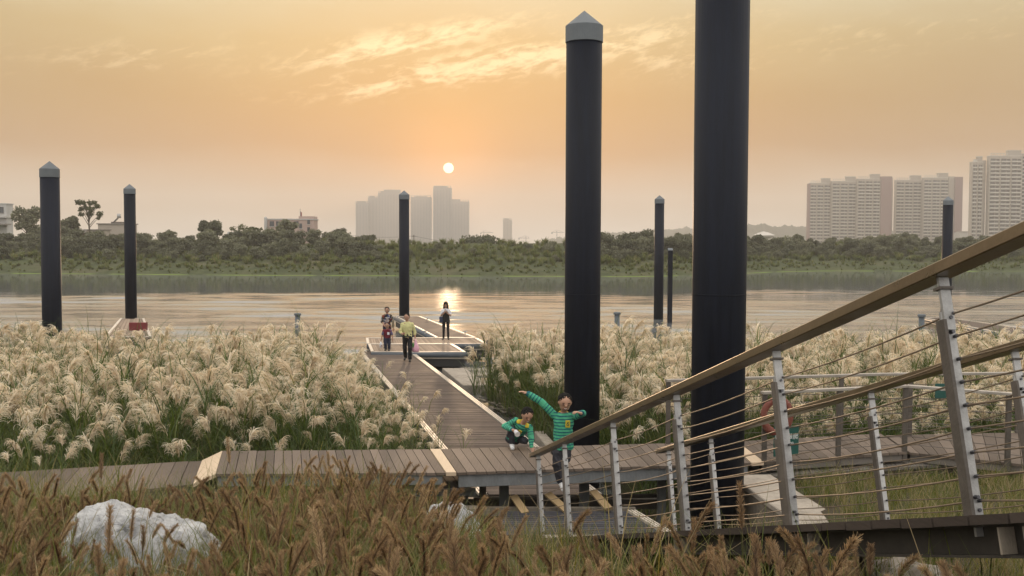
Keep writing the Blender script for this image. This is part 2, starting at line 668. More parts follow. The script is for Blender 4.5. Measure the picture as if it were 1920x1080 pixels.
c = t.mix(t.m('MULTIPLY', t.mapr(pz_, -.62, -.5, 1, 0), t.mapr(py_, 60, 90, 1, 0)), c, (.03, .025, .018))
finish(t, pbr(t, c, .9, 0, t.bump(t.m('ADD', n2, t.m('MULTIPLY', nf, 2.0)), .6, .08), .2))
M['ground'] = m
g = structure(link('ground', np_mesh('ground', V, F, True), m))
tag(g, 'earth bank and riverbed running to the far shore', 'ground')

# water: a sheet of real ripples, dying out towards the sheltered far bank
m, t = base_mat('river_water')
pos = t.n('ShaderNodeNewGeometry').outputs['Position']
w2 = t.noise(t.vm('MULTIPLY', pos, (.6, 1.6, 1)), 2.2, 3, .5)
px_, py_, pz_ = t.sep(pos)
h = t.m('MULTIPLY', w2, t.mapr(py_, 74, 104, 1, .12, True))
b = t.n('ShaderNodeBsdfPrincipled')
t.put(b.inputs['Base Color'], (.13, .138, .142))
b.inputs['Roughness'].default_value = .05
b.inputs['IOR'].default_value = 2.2
t.t.links.new(t.bump(h, 1.0, .025), b.inputs['Normal'])
finish(t, b.outputs[0])
M['water'] = m
wr = np.random.default_rng(5)
wxs = np.concatenate([-np.geomspace(1800, 75, 10), np.arange(-70, 70.1, .55), np.geomspace(75, 1800, 10)])
wys = np.concatenate([np.linspace(12.6, 33, 20), np.arange(33.4, 112, .19), np.linspace(113, 340, 40)])
WX, WY = np.meshgrid(wxs, wys)
wx = WX + 1.6 * wob(WX, WY, .11, 2)
wy = WY + 2.2 * wob(WX, WY, .07, 5) + .7 * wob(WX, WY, .31, 1)
WZ = np.zeros_like(WX)
for q in range(30):
    lam = wr.uniform(1.3, 4.6)
    th = wr.normal(0, .22)
    kk = 2 * math.pi / lam
    WZ += (.030 / kk) * np.sin(kk * (wy * math.cos(th) + wx * math.sin(th)) + wr.uniform(0, 6.28))
gust = .55 + .45 * wob(WX * .5, WY, .16, 8)
calm = 1 - .965 * sstep(78, 106, WY + 14 * wob(WX * .35, WY, .09, 3))
WZ *= np.clip(gust, .15, 1.2) * calm * sstep(74, 62, np.abs(WX)) * sstep(33, 38, WY)
V = np.stack([WX, WY, WATER_Z + WZ], -1).reshape(-1, 3)
nx, ny = len(wxs), len(wys)
ii, jj = np.meshgrid(np.arange(nx - 1), np.arange(ny - 1))
b0 = (jj * nx + ii).ravel()
wobj = structure(link('river_water', np_mesh('river_water', V, np.stack([b0, b0 + 1, b0 + nx + 1, b0 + nx], 1), True), m))
tag(wobj, 'calm rippled river between the reed beds and far bank', 'water')


# ------------------------------------------------------------------ mooring piles
def pile(px, ytop, base, dia, label, z0=None):
    """round dark pile with a grey conical cap; base is its foot"""
    bx, by, bz = base
    r = dia / 2
    ztop = at(px, ytop, by).z
    t = thing('mooring_pile', label, 'pile', (bx, by, bz), 'dark mooring piles with grey caps')
    zc = ztop - r * .86
    Geo().lathe([(0.001, bz), (r, bz), (r, zc - r * .85), (.001, zc - r * .85)], (bx, by, 0), 48).build('shaft', M['pile'], t, True)
    Geo().lathe([(r * .99, zc - r * .92), (r * 1.045, zc - r * .9), (r * 1.045, zc), (.003, ztop)], (bx, by, 0), 48).build('cap', M['cap'], t)
    # weld seams of the shaft
    for k in (.45,):
        z = bz + (ztop - bz) * k
        Geo().lathe([(r, z - .012), (r * 1.008, z - .006), (r * 1.008, z + .006), (r, z + .012)], (bx, by, 0), 48).build('seam', M['pile'], t, True)
    return t


def foot(px, Y, z):
    p = at(px, 600, Y)
    return (p.x, Y, z)


PILES = [(97, 302, foot(97.5, 34.6, -1.5), .615, 'dark pile rising from the silvergrass in line with the brick shed'),
         (245, 345, foot(246, 56.0, -.4), .605, 'dark pile standing on the float with the red panel'),
         (758, 357, foot(758, 59.5, -1.0), .58, 'dark pile at the end of the long pier behind the man'),
         (1095, 20, foot(1092, 19.4, -1.0), .665, 'tall dark pile with grey cone cap beside the jumping boy'),
         (1235, 366, foot(1234.5, 66.0, -.9), .60, 'dark pile rising from the reeds next to the thin square post'),
         (1774, 368, foot(1773, 63.0, -.9), .60, 'dark pile seen beyond the ramp handrail below the apartment blocks')]
for a in PILES:
    pile(*a)
# the widest pile leaves the frame at its top
pb = at(1349, 500, 14.45)
pile(1356, -140, (pb.x, 14.45, -.6), .74, 'widest dark pile, standing right behind the ramp railings, its cap out of view')

# thin square post beside the far pile
p = at(1256, 560, 64.0)
t = thing('square_post', 'thin black square post with slanted pale top beside far pile', 'post', (p.x, 64.0, -.9))
zt = at(1257, 470, 64.0).z
Geo().box((p.x, 64, (zt - .9) / 2), (.27, .27, zt + .9)).build('shaft', M['pile'], t)
Geo().hexa([(p.x - .15, 63.85, zt), (p.x + .15, 63.85, zt), (p.x + .15, 64.15, zt), (p.x - .15, 64.15, zt)],
           [(p.x - .15, 63.85, zt + .05), (p.x + .15, 63.85, zt + .05), (p.x + .15, 64.15, zt + .16), (p.x - .15, 64.15, zt + .16)]).build('cap', M['cap'], t)


# ------------------------------------------------------------------ decks
def lerp(a, b, k):
    return Vector(a) * (1 - k) + Vector(b) * k


def plank_quad(bl, br, fr, fl, th, drop=0.0):
    """a board whose top is the quad back-left, back-right, front-right, front-left; built round its own centre"""
    c = (bl + br + fr + fl) / 4
    q = [fl - c, fr - c, br - c, bl - c]
    g = Geo()
    dn = Vector((0, 0, -th))
    g.hexa([p + dn for p in q], q)
    return c, g


def plank_run(parent, back0, back1, front0, front1, n, mat, th=.04, gap=.010, name='plank', shared=False):
    for i in range(n):
        k0, k1 = i / n, (i + 1) / n
        bl, br = lerp(back0, back1, k0), lerp(back0, back1, k1)
        fl, fr = lerp(front0, front1, k0), lerp(front0, front1, k1)
        eb, ef = (br - bl).normalized() * gap / 2, (fr - fl).normalized() * gap / 2
        jit = Vector((0, 0, random.uniform(-.004, .003)))
        over = (fl - bl).normalized() * random.uniform(-.006, .006)
        c, g = plank_quad(bl + eb + jit, br - eb + jit, fr - ef + jit + over, fl + ef + jit + over, th)
        o = g.build(name, mat, parent, bevel=0)
        o.matrix_parent_inverse = Matrix.Identity(4)
        o.location = c - Vector(parent.location)


def quad_beam(g, p0, p1, h, w=.06, mi=0):
    """fascia below the edge p0-p1"""
    g.beam(Vector(p0) + Vector((0, 0, -h / 2)), Vector(p1) + Vector((0, 0, -h / 2)), w, h, mi=mi)


# zigzag boardwalk, raised above the mud
Z = BW_Z
bw = thing('boardwalk', 'raised zigzag timber boardwalk with pale joint plates crossing between the reed beds', 'boardwalk', (0, 16, -.35))
structure(bw)
S = {}
S['L'] = [atz(-330, 905, BL_Z), atz(379, 863.5, BL_Z), atz(362, 907.5, BL_Z), atz(-520, 1010, BL_Z)]
S['M'] = [atz(417, 845.5, Z), atz(805, 842, Z), atz(835, 886, Z), atz(404, 889, Z)]
S['R'] = [atz(827, 842, Z), atz(1362, 828, Z), atz(1408, 868, Z), atz(857, 886, Z)]
S['B'] = [atz(1382, 827, Z), atz(1652, 813, Z), atz(1700, 847, Z), atz(1434, 866, Z)]
S['C'] = [atz(1660, 816, Z - .03), atz(2150, 806, Z - .03), atz(2150, 895, Z - .03), atz(1706, 848, Z - .03)]
for key, n in (('L', 26), ('M', 24), ('R', 31), ('B', 16), ('C', 22)):
    a, b, c_, d_ = S[key]
    plank_run(bw, a, b, d_, c_, n, M['board'])
# pale joint plates: a sloping one at the step, flat ones between the legs of the zigzag
def plate(q):
    q = [Vector(p) for p in q]
    Geo().hexa([p + Vector((0, 0, -.05)) for p in (q[3], q[2], q[1], q[0])], [p + Vector((0, 0, .004)) for p in (q[3], q[2], q[1], q[0])]).build('joint_plate', M['palewood'], bw)
plate([S['L'][1], S['M'][0], S['M'][3], S['L'][2]])
plate([S['M'][1] + Vector((.012, 0, 0)), S['R'][0] - Vector((.012, 0, 0)), S['R'][3] - Vector((.012, 0, 0)), S['M'][2] + Vector((.012, 0, 0))])
plate([S['R'][1] + Vector((.012, 0, 0)), S['B'][0] - Vector((.012, 0, 0)), S['B'][3] - Vector((.012, 0, 0)), S['R'][2] + Vector((.012, 0, 0))])
dz4 = Vector((0, 0, -.042))
for key, h, mt in (('L', .16, 'board_lo'), ('M', .15, 'steel_blue'), ('R', .19, 'steel_blue'), ('B', .12, 'board_lo'), ('C', .12, 'board_lo')):
    a, b, c_, d_ = [Vector(p) + dz4 for p in S[key]]
    e = (c_ - d_).normalized() * .03
    inn = (a - d_).normalized() * .07
    for (p0, p1) in ((d_ + e + inn, c_ - e + inn), (a + e - inn, b - e - inn)):
        g = Geo()
        quad_beam(g, p0, p1, h)
        g.build('edge_beam', M[mt], bw, bevel=.006)
# legs of the boardwalk
for (px, py, zt, mt, w) in ((945, 955, .67, 'steel_blue', .155), (1095, 956, .67, 'steel_blue', .155), (905, 948, .67, 'steel_dark', .11),
                            (870, 935, .67, 'steel_dark', .1), (1240, 945, .67, 'steel_blue', .13), (640, 940, .7, 'steel_dark', .12), (500, 940, .7, 'steel_dark', .12),
                            (1470, 905, .74, 'steel_dark', .12), (1640, 890, .74, 'steel_dark', .12)):
    p = atz(px, py, -.02) if px < 1300 else atz(px, py, .4)
    p.y = min(p.y, 16.4)
    p.x = at(px, py, p.y).x
    Geo().box((p.x, p.y, (zt - .5) / 2 - .02), (w, w, zt + .5)).build('leg', M[mt], bw, bevel=.008)
# horizontal pipe and ledger under the span
Geo().tube([(-.6, 16.35, .18), (2.4, 16.55, .2)], .035, 10).build('pipe', M['steel_dark'], bw, True)
Geo().box((.9, 16.75, .02), (3.2, .12, .16)).build('ledger', M['steel_dark'], bw)
Geo().box((.7, 15.35, .25), (2.3, .1, .12)).build('ledger', M['wallside'], bw)

# lower step deck tucked under the front of the boardwalk
ls = structure(thing('lower_deck', 'weathered lower timber step under the boardwalk front', 'deck', (-3, 15.8, -.3)))
plank_run(ls, atz(330, 893, .6), atz(868, 893, .6), atz(315, 920, .6), atz(884, 915, .6), 28, M['board_lo'], .04)
g = Geo()
quad_beam(g, atz(318, 920, .555), atz(892, 914, .555), .12, .05)
g.build('edge_beam', M['steel_blue'], ls)
for px in (380, 560, 720, 850):
    p = atz(px, 910, .5)
    Geo().box((p.x, p.y + .1, .1), (.12, .12, .75)).build('leg', M['steel_dark'], ls)
Geo().box((-.95, 15.15, .23), (.95, .2, .26)).build('concrete_footing', M['wallside'], ls)
ls2 = structure(thing('lower_deck', 'weathered lower timber step beside the grass behind the ramp', 'deck', (5, 15.8, .5)))
plank_run(ls2, atz(1385, 868, .70), atz(1760, 848, .70), atz(1385, 896, .70), atz(1790, 870, .70), 22, M['board_lo'], .04)
g = Geo()
quad_beam(g, atz(1385, 896, .655), atz(1790, 870, .655), .14, .05)
g.build('edge_beam', M['steel_dark'], ls2)


# gangway to the floating docks
def gang_pt(y, k, z=0.0):
    xl, xr = gang_l(y), gang_r(y)
    # the ends are square to the gangway's own direction
    x = xl + (xr - xl) * k
    return Vector((x, y, z))


gw = structure(thing('gangway', 'long timber gangway with pale striped edges leading to the floating docks', 'gangway', (0, 18, -.6)))
G0, G1 = 17.4, 40.42
g = Geo()
nb = 205
for i in range(nb):
    y0 = G0 + (G1 - G0) * i / nb
    y1 = G0 + (G1 - G0) * (i + 1) / nb - .014
    jz = random.uniform(-.003, .002)
    q = [gang_pt(y0, .085, jz), gang_pt(y0, .915, jz), gang_pt(y1, .915, jz), gang_pt(y1, .085, jz)]
    g.hexa([p - Vector((0, 0, .035)) for p in q], q)
g.build('deck_boards', M['gang'], gw, kind='stuff')
for k0 in (.0, .026, .052, .925, .951, .977):
    g = Geo()
    q = [gang_pt(G0, k0, .022), gang_pt(G0, k0 + .017, .022), gang_pt(G1, k0 + .017, .022), gang_pt(G1, k0, .022)]
    g.hexa([p - Vector((0, 0, .05)) for p in q], q)
    g.build('edge_strip', M['strip'], gw)
for k0 in (.0, .92):
    g = Geo()
    q = [gang_pt(G0, k0 + .002, -.01), gang_pt(G0, k0 + .078, -.01), gang_pt(G1, k0 + .078, -.01), gang_pt(G1, k0 + .002, -.01)]
    g.hexa([p - Vector((0, 0, .26)) for p in q], q)
    g.build('side_beam', M['dark'], gw)
g = Geo()
for y in (19, 24, 29, 34, 39):
    q = [gang_pt(y, .12, -.05), gang_pt(y, .88, -.05), gang_pt(y + 1.6, .88, -.05), gang_pt(y + 1.6, .12, -.05)]
    g2 = Geo()
    g2.hexa([p - Vector((0, 0, .75)) for p in q], q)
    g2.build('float', M['dark'], gw)

# dark landing in front of the boardwalk, where the ramp comes down
ld = structure(thing('landing', 'dark timber landing at the foot of the steel ramp', 'deck', (.9, 14.3, -.35)))
LZ = .33
lq = [atz(938, 958, LZ), atz(1172, 958, LZ), atz(1246, 1003, LZ), atz(925, 1003, LZ)]
g = Geo()
for i in range(12):
    a0, a1 = i / 12, (i + 1) / 12 - .012
    q = [lerp(lq[3], lq[0], a0), lerp(lq[2], lq[1], a0), lerp(lq[2], lq[1], a1), lerp(lq[3], lq[0], a1)]
    g.hexa([p - Vector((0, 0, .05)) for p in q], q)
g.build('deck_boards', M['landing'], ld, kind='stuff')
for k in (0, .05, .10):
    o1, o2 = Vector((.03 + k, 0, 0)), Vector((.055 + k, 0, 0))
    q = [lq[2] + o1, lq[2] + o2, lq[1] + o2, lq[1] + o1]
    Geo().hexa([p - Vector((0, 0, .08)) for p in q], [p + Vector((0, 0, .02)) for p in q]).build('edge_strip', M['strip'], ld)
q = [lq[3] + Vector((.6, -.16, .01)), lq[2] + Vector((.02, -.16, .01)), lq[2] + Vector((.02, -.02, .01)), lq[3] + Vector((.6, -.02, .01))]
Geo().hexa([p - Vector((0, 0, .1)) for p in q], q).build('sill', M['concrete'], ld)
Geo().box((.9, 14.35, -.05), (1.9, 1.1, .6)).build('float', M['dark'], ld)
for (x0, y0, x1, y1) in ((958, 930, 985, 962), (1022, 926, 1064, 958), (1107, 921, 1142, 955)):
    p0, p1 = at(x0 + 5, y0, 15.45), at(x1, y1, 14.95)
    o = Geo().beam(p0, p1, .115, .03, up=(0, -.5, .85)).build('loose_board', M['yellowwood'], None)
    tag(o, {958: 'raw pale pine board leaning beside the first grey boardwalk leg', 1022: 'raw pale pine board leaning below the jumping boy', 1107: 'raw pale pine board leaning behind the grey leg nearest the widest pile'}[x0], 'board', 'loose pine boards under the boardwalk')


# floating docks
def dock(name, label, q, n, mat, bumper_sides=(0,), skew=None, depth=.55, strips=True):
    """q: back-left, back-right, front-right, front-left"""
    q = [Vector(p) for p in q]
    cz = q[0].z
    c = (q[0] + q[1] + q[2] + q[3]) / 4
    t = thing(name, label, 'dock', (c.x, c.y, WATER_Z))
    g = Geo()
    for i in range(n):
        k0, k1 = i / n, (i + 1) / n - .10 / n
        qq = [lerp(q[3], q[2], k0), lerp(q[3], q[2], k1), lerp(q[0], q[1], k1), lerp(q[0], q[1], k0)]
        g.hexa([p - Vector((0, 0, .04)) for p in qq], qq)
    g.build('deck_boards', mat, t, kind='stuff')
    sh = [c + (p - c) * .985 for p in q]
    Geo().hexa([p - Vector((0, 0, depth)) for p in (sh[3], sh[2], sh[1], sh[0])], [p - Vector((0, 0, .045)) for p in (sh[3], sh[2], sh[1], sh[0])]).build('float', M['dark'], t)
    edges = [(q[3], q[2]), (q[2], q[1]), (q[1], q[0]), (q[0], q[3])]
    for i, (a, b) in enumerate(edges):
        if strips:
            inn = (c - (a + b) / 2).normalized() * .05
            Geo().beam(a + inn + Vector((0, 0, .012)), b + inn + Vector((0, 0, .012)), .11, .03).build('edge_strip', M['strip'], t)
        if i in bumper_sides:
            out = ((a + b) / 2 - c).normalized() * .05
            Geo().tube([a + out + Vector((0, 0, -.09)), b + out + Vector((0, 0, -.09))], .10, 12).build('bumper_tube', M['tube'], t, True)
            Geo().tube([a + out * .4 + Vector((0, 0, -.22)), b + out * .4 + Vector((0, 0, -.22))], .035, 8).build('rub_rail', M['strip'], t, True)
    return t


DZ = .08
d1 = dock('floating_dock', 'timber floating dock with rounded grey bumper at the gangway end', [atz(690, 645.6, DZ), atz(847, 645.4, DZ), atz(873, 660.6, DZ), atz(696, 660.4, DZ)], 44, M['dockwood'], (0, 1))
d2 = dock('floating_dock', 'timber floating dock where the woman with the phone stands', [atz(686, 633.8, DZ), atz(893, 634, DZ), atz(912, 645, DZ), atz(688, 645.2, DZ)], 48, M['dockwood'], (0, 1))
d3 = dock('long_pier', 'narrow grey pier running back to the pile behind the man', [atz(741, 593.5, DZ), atz(787, 593.5, DZ), atz(893, 633.6, DZ), atz(818, 633.6, DZ)], 1, M['gang'], (3,))
Geo().box((lerp(d1.location, d1.location, 0).x + 2.9, 44.2, -.25), (.25, .25, .7)).build('leg', M['dark'], d2)
for (px, py) in ((801, 600), (872, 627), (745, 597), (797, 626)):
    p = atz(px, py, DZ)
    cl = thing('mooring_cleat', 'small steel mooring cleat on the long pier edge', 'cleat', tuple(p), 'cleats along the long pier')
    Geo().box(p + Vector((0, 0, .06)), (.05, .05, .13)).build('stem', M['steel'], cl)
    Geo().tube([p + Vector((-.1, 0, .13)), p + Vector((.1, 0, .13))], .022, 6).build('horn', M['steel'], cl)
# float with the red panel
d4 = dock('pile_float', 'pale float with slanting deck carrying a pile and a red panel', [atz(226, 597, .1), atz(270, 597, .1), atz(284, 632, .1), atz(196, 632, .1)], 9, M['dockwood'], ())
p = at(259.5, 613.5, 48.4)
Geo().box((p.x, 48.4, p.z), (.78, .25, .44)).build('red_panel', M['redpanel'], d4)
# slab half afloat beside the gangway
q = [atz(829, 690, -.32), atz(872, 690, -.32), atz(918, 722, -.32), atz(868, 722, -.32)]
o = Geo().hexa([p - Vector((0, 0, .5)) for p in (q[3], q[2], q[1], q[0])], [q[3], q[2], q[1], q[0]]).build('concrete_slab', M['concrete'], bevel=.02)
tag(o, 'pale concrete slab lying low in the water beside the gangway', 'slab')
q = [atz(1002, 808, -.25), atz(1020, 808, -.25), atz(1052, 842, -.25), atz(1030, 842, -.25)]
o = Geo().hexa([p - Vector((0, 0, .6)) for p in (q[3], q[2], q[1], q[0])], [q[3], q[2], q[1], q[0]]).build('concrete_slab', M['concrete'], bevel=.02)
tag(o, 'pale concrete slab behind the boys next to the gangway edge', 'slab')
# driftwood in the wet gap
random.seed(77)
for k, (x0, y0, x1, y1, r, lb) in enumerate(((896, 748, 948, 764, .045, 'thin grey driftwood branch nearest the concrete slab beside the gangway'),
                                         (918, 768, 975, 777, .06, 'thick grey driftwood trunk across the wet gap beside the gangway'),
                                         (915, 790, 965, 800, .035, 'crooked driftwood stick behind the crouching boy'))):
    a, b_ = atz(x0, y0, -.50), atz(x1, y1, -.48)
    pts = [lerp(a, b_, u) + Vector((random.uniform(-.03, .03), random.uniform(-.12, .12), random.uniform(-.03, .05))) for u in np.linspace(0, 1, 9)]
    g = Geo().tube(pts, [r * random.uniform(.75, 1.2) * (1 - .5 * u) for u in np.linspace(0, 1, 9)], 8)
    for q in (3, 5, 6):
        g.tube([pts[q], pts[q] + Vector((random.uniform(-.2, .2), random.uniform(-.3, .1), .12)), pts[q] + Vector((random.uniform(-.4, .4), random.uniform(-.5, .1), .16))], [r * .5, r * .35, r * .12], 6)
    o = g.build('driftwood_log', M['wallside'], None, True)
    tag(o, lb, 'log', 'driftwood beside the gangway')
# mud islands in the gap are part of the ground; the dock far beyond the ramp
d5 = dock('far_pier', 'pale edged pier lying in the river beyond the ramp handrail', [at(1735, 597, 62), at(1765, 594.5, 66), at(2010, 628, 46), at(1965, 642, 42)], 1, M['gang'], (0, 3))
for (px, Y, yt, lb) in ((558, 47.0, 587, 'short grey mooring bollard above the plumes near the pile float'),
                        (1157, 46.0, 585, 'short grey mooring bollard behind the tall pile above the plumes'),
                        (1728, 42.0, 589, 'short grey mooring bollard beside the pale edged far pier')):
    top = at(px, yt, Y)
    t = thing('mooring_bollard', lb, 'bollard', (top.x, Y, -.9), 'short bollards in the reeds')
    Geo().lathe([(.001, -.9), (.115, -.9), (.115, top.z - .1), (.001, top.z - .1)], (top.x, Y, 0), 20).build('shaft', M['bollard'], t, True)
    Geo().lathe([(.115, top.z - .12), (.16, top.z - .1), (.16, top.z - .03), (.13, top.z), (.001, top.z)], (top.x, Y, 0), 20).build('cap', M['cap'], t)


# ------------------------------------------------------------------ steel ramp with cable railings
RB = Vector((.44, 12.98, .527))
RD = Vector((.1716, -.9438, .2824))
RS = Vector((.98389, .17879, 0))
RN = Vector((-.0502, .2762, .9598))
RW = 1.77
T_END = 11.6
ramp = thing('ramp', 'steel ramp with dark timber treads climbing from the landing up the bank', 'ramp', (.44, 12.98, .3))
def rp(t, s, n):
    return RB + RD * t + RS * s + RN * n
nt = 46
t0 = -.75
for i in range(nt):
    a = t0 + (T_END - t0) * i / nt
    b = t0 + (T_END - t0) * (i + 1) / nt - .016
    c = rp((a + b) / 2, RW / 2, -.02)
    o = Geo().box((0, 0, 0), (RW + .22, b - a, .04), RS, RD, RN).build('plank', M['ramp_board'], ramp)
    o.matrix_parent_inverse = Matrix.Identity(4)
    o.location = c + RN * random.uniform(-.004, .002) - Vector(ramp.location)
for s in (.02, RW - .02):
    g = Geo()
    g.beam(rp(t0 + .1, s, -.107), rp(T_END, s, -.107), .012, .114, RN)
    g.beam(rp(t0 + .1, s - .03, -.170), rp(T_END, s - .03, -.170), .08, .012, RN)
    g.beam(rp(t0 + .1, s - .03, -.046), rp(T_END, s - .03, -.046), .08, .010, RN)
    g.build('side_beam', M['beam'], ramp)
for k in (2.5, 5.2, 7.4, 9.3):
    for off in (0, .16):
        Geo().box(rp(k + off, -.03, -.107), (.07, .012, .108), RS, RD, RN).build('stiffener', M['wallside'], ramp)
for k in (1.5, 4.5, 7.5, 10.5):
    Geo().beam(rp(k, .05, -.11), rp(k, RW - .05, -.11), .08, .10, RN).build('cross_beam', M['steel_dark'], ramp)
for k in (5.0, 9.3):
    for s in (.12, RW - .12):
        p = rp(k, s, -.2)
        gz = float(ground_z(p.x, p.y))
        Geo().tube([(p.x, p.y, gz - .2), tuple(p)], .05, 10).build('prop', M['steel_dark'], ramp)

H_RAIL = 1.05


def railing(label, s, ts, t_lo, t_hi, sgn):
    t = thing('cable_railing', label, 'railing', tuple(rp(ts[0], s, 0)), 'cable railings of the ramp')
    # handrail: flat box section, 110 x 55 mm
    g = Geo()
    a, b = rp(t_lo, s, H_RAIL + .03), rp(t_hi, s, H_RAIL + .03)
    g.beam(a, b, .125, .055, RN)
    g.build('handrail', M['rail'], t, bevel=.005)
    Geo().box(a - RD * .012, (.127, .02, .057), RS, RD, RN).build('end_cap', M['palewood'], t)
    for tt in ts:
        p = lambda ds, dt, n: rp(tt + dt, s + ds, n)
        post = Geo().box(p(.008, -.004, .43), (.062, .020, .93), RS, RD, RN)
        po = post.build('post', M['steel'], t, bevel=.003)
        g = Geo().box(p(-.030, .010, .41), (.016, .062, .89), RS, RD, RN)
        g.build('post_web', M['steel_dark'], po)
        g = Geo().box(p(.004, .016, .93), (.050, .018, .24), RS, RD, RN)
        g.build('rail_bracket', M['steel'], po)
        g = Geo().box(p(.004, .012, 1.0), (.07, .055, .012), RS, RD, RN)
        g.build('rail_seat', M['steel_dark'], po)
        g = Geo().box(p(.004, .016, -.02), (.046, .016, .14), RS, RD, RN)
        g.build('foot_bracket', M['steel'], po)
        for n in (.865, .80, .075, .02):
            Geo().tube([p(.012, .004, n), p(.012, .026, n)] if False else [p(.010, -.012, n), p(.010, -.030, n), p(.010, .012, n), p(.010, .032, n)], [.009, .009, .009, .008], 8).build('bolt', M['bolt'], po)
        for ci in range(9):
            n = .04 + .103 * ci + .02
            Geo().tube([p(.026, -.03, n), p(.026, .03, n)], .0085, 6).build('cable_sleeve', M['bolt'], po)
    allt = list(ts)
    if t_hi > ts[-1] + .2:
        allt = allt + [t_hi]
    for ci in range(9):
        n = .04 + .103 * ci + .02
        pts = []
        for q in range(len(allt) - 1):
            L = allt[q + 1] - allt[q]
            sag = .009 * L * random.uniform(.3, 1.7)
            for k in range(6):
                u = k / 6
                pts.append(rp(allt[q] + L * u, s + .026, n) - Vector((0, 0, sag * 4 * u * (1 - u))))
        pts.append(rp(allt[-1], s + .026, n))
        Geo().tube(pts, .0043, 6).build('cable', M['cable'], t, True)
    return t


railing('cable railing of the ramp with the wide bronze handrail the jumping boy stands behind', 0.0, [-.243, .85, 3.43, 5.333, 7.244, 9.059, 10.9] if False else [-.243, 1.3, 3.43, 5.333, 7.244, 9.059, 10.9], -.50, T_END, -1)
railing('cable railing on the grass side of the ramp, in front of the widest pile', RW, [-.223, 1.371, 3.27, 5.161, 7.07, 8.98, 10.9], -.55, T_END, 1)


# ------------------------------------------------------------------ railings of the boardwalk with lifebuoy and signs
def walk_rail(label, pts, posts, zdeck, h=1.06):
    t = thing('walk_railing', label, 'railing', tuple(pts[0]), 'railings of the boardwalk')
    up = Vector((0, 0, 1))
    for a, b in zip(pts[:-1], pts[1:]):
        Geo().beam(a + up * h, b + up * h, .10, .045).build('handrail', M['rail_w'], t, bevel=.005)
    for (i, k) in posts:
        p = lerp(pts[i], pts[i + 1], k)
        Geo().box(p + up * (h / 2 - .1), (.075, .06, h + .16)).build('post', M['steel_dark'], t, bevel=.004)
    for ci in range(7):
        z = .12 + .125 * ci
        g = Geo()
        g.tube([p + up * z for p in pts], .0055, 5)
        g.build('cable', M['steel_dark'], t, True)
    return t


M['rail_w'] = mat_plain('pale_walk_handrail', (.36, .33, .29), .45, .4, .2, 6, .08)
e = Vector((0, 0, 0))
fB = [Vector(S['B'][3]) + Vector((-.05, .04, 0)), Vector(S['B'][2]) + Vector((0, .04, 0)), Vector(S['C'][2]) + Vector((0, .04, 0))]
kB = [atz(1248, 832, BW_Z), Vector(S['B'][1]) - Vector((0, .04, 0)), Vector(S['C'][1]) - Vector((0, .04, 0))]
walk_rail('pale topped railing along the boardwalk edge that carries the lifebuoy', fB, [(0, .02), (0, .52), (0, .99), (1, .45)], BW_Z)
walk_rail('pale topped railing along the boardwalk edge against the silvergrass', kB, [(0, .01), (0, .5), (0, .80), (1, .1), (1, .5)], BW_Z)

# lifebuoy
fd = (fB[1] - fB[0]).normalized()
lb_c = lerp(fB[0], fB[1], .10)
lbp = at(1457, 780, lb_c.y - .10)
m, t_ = base_mat('faded_lifebuoy')
co = t_.n('ShaderNodeTexCoord').outputs['Object']
n1 = t_.noise(co, 14, 5, .7)
c = t_.mix(t_.mapr(n1, .58, .66), (.17, .045, .028), (.36, .29, .24))
finish(t_, pbr(t_, c, .65, 0, t_.bump(n1, .2, .005)))
M['buoy'] = m
t = thing('lifebuoy', 'faded red lifebuoy ring hanging on the boardwalk railing', 'lifebuoy', tuple(lbp))
g = Geo()
RR, rr, nu, nv = .235, .058, 40, 14
vs, fs = [], []
for i in range(nu):
    a = 2 * math.pi * i / nu
    for k in range(nv):
        b = 2 * math.pi * k / nv
        w = RR + rr * math.cos(b)
        vs.append(lbp + fd * (w * math.cos(a)) + Vector((0, 0, w * math.sin(a) * 1.06)) + Vector((0, -1, 0)) * rr * .8 * math.sin(b))
for i in range(nu):
    for k in range(nv):
        fs.append((i * nv + k, ((i + 1) % nu) * nv + k, ((i + 1) % nu) * nv + (k + 1) % nv, i * nv + (k + 1) % nv))
g.add(vs, fs)
g.build('ring', M['buoy'], t, True)
Geo().tube([lbp + Vector((0, .03, .25)), lbp + Vector((0, .08, .36))], .012, 6).build('hanging_rope', M['cable'], t)


def text_mesh(name, body, size, loc, X, mat, parent, align='LEFT'):
    cu = bpy.data.curves.new(name, 'FONT')
    cu.body = body
    cu.size = size
    cu.extrude = .0015
    cu.align_x = align
    to = bpy.data.objects.new(name, cu)
    COL.objects.link(to)
    dg = bpy.context.evaluated_depsgraph_get()
    me = bpy.data.meshes.new_from_object(to.evaluated_get(dg))
    bpy.data.objects.remove(to)
    X = Vector(X)
    Zv = Vector((0, 0, 1))
    Yv = X.cross(Zv)   # towards the viewer: minus y
    Mx = Matrix((X, Zv, Yv)).transposed().to_4x4()
    Mx.translation = loc
    me.transform(Mx)
    return link(name, me, mat, parent)


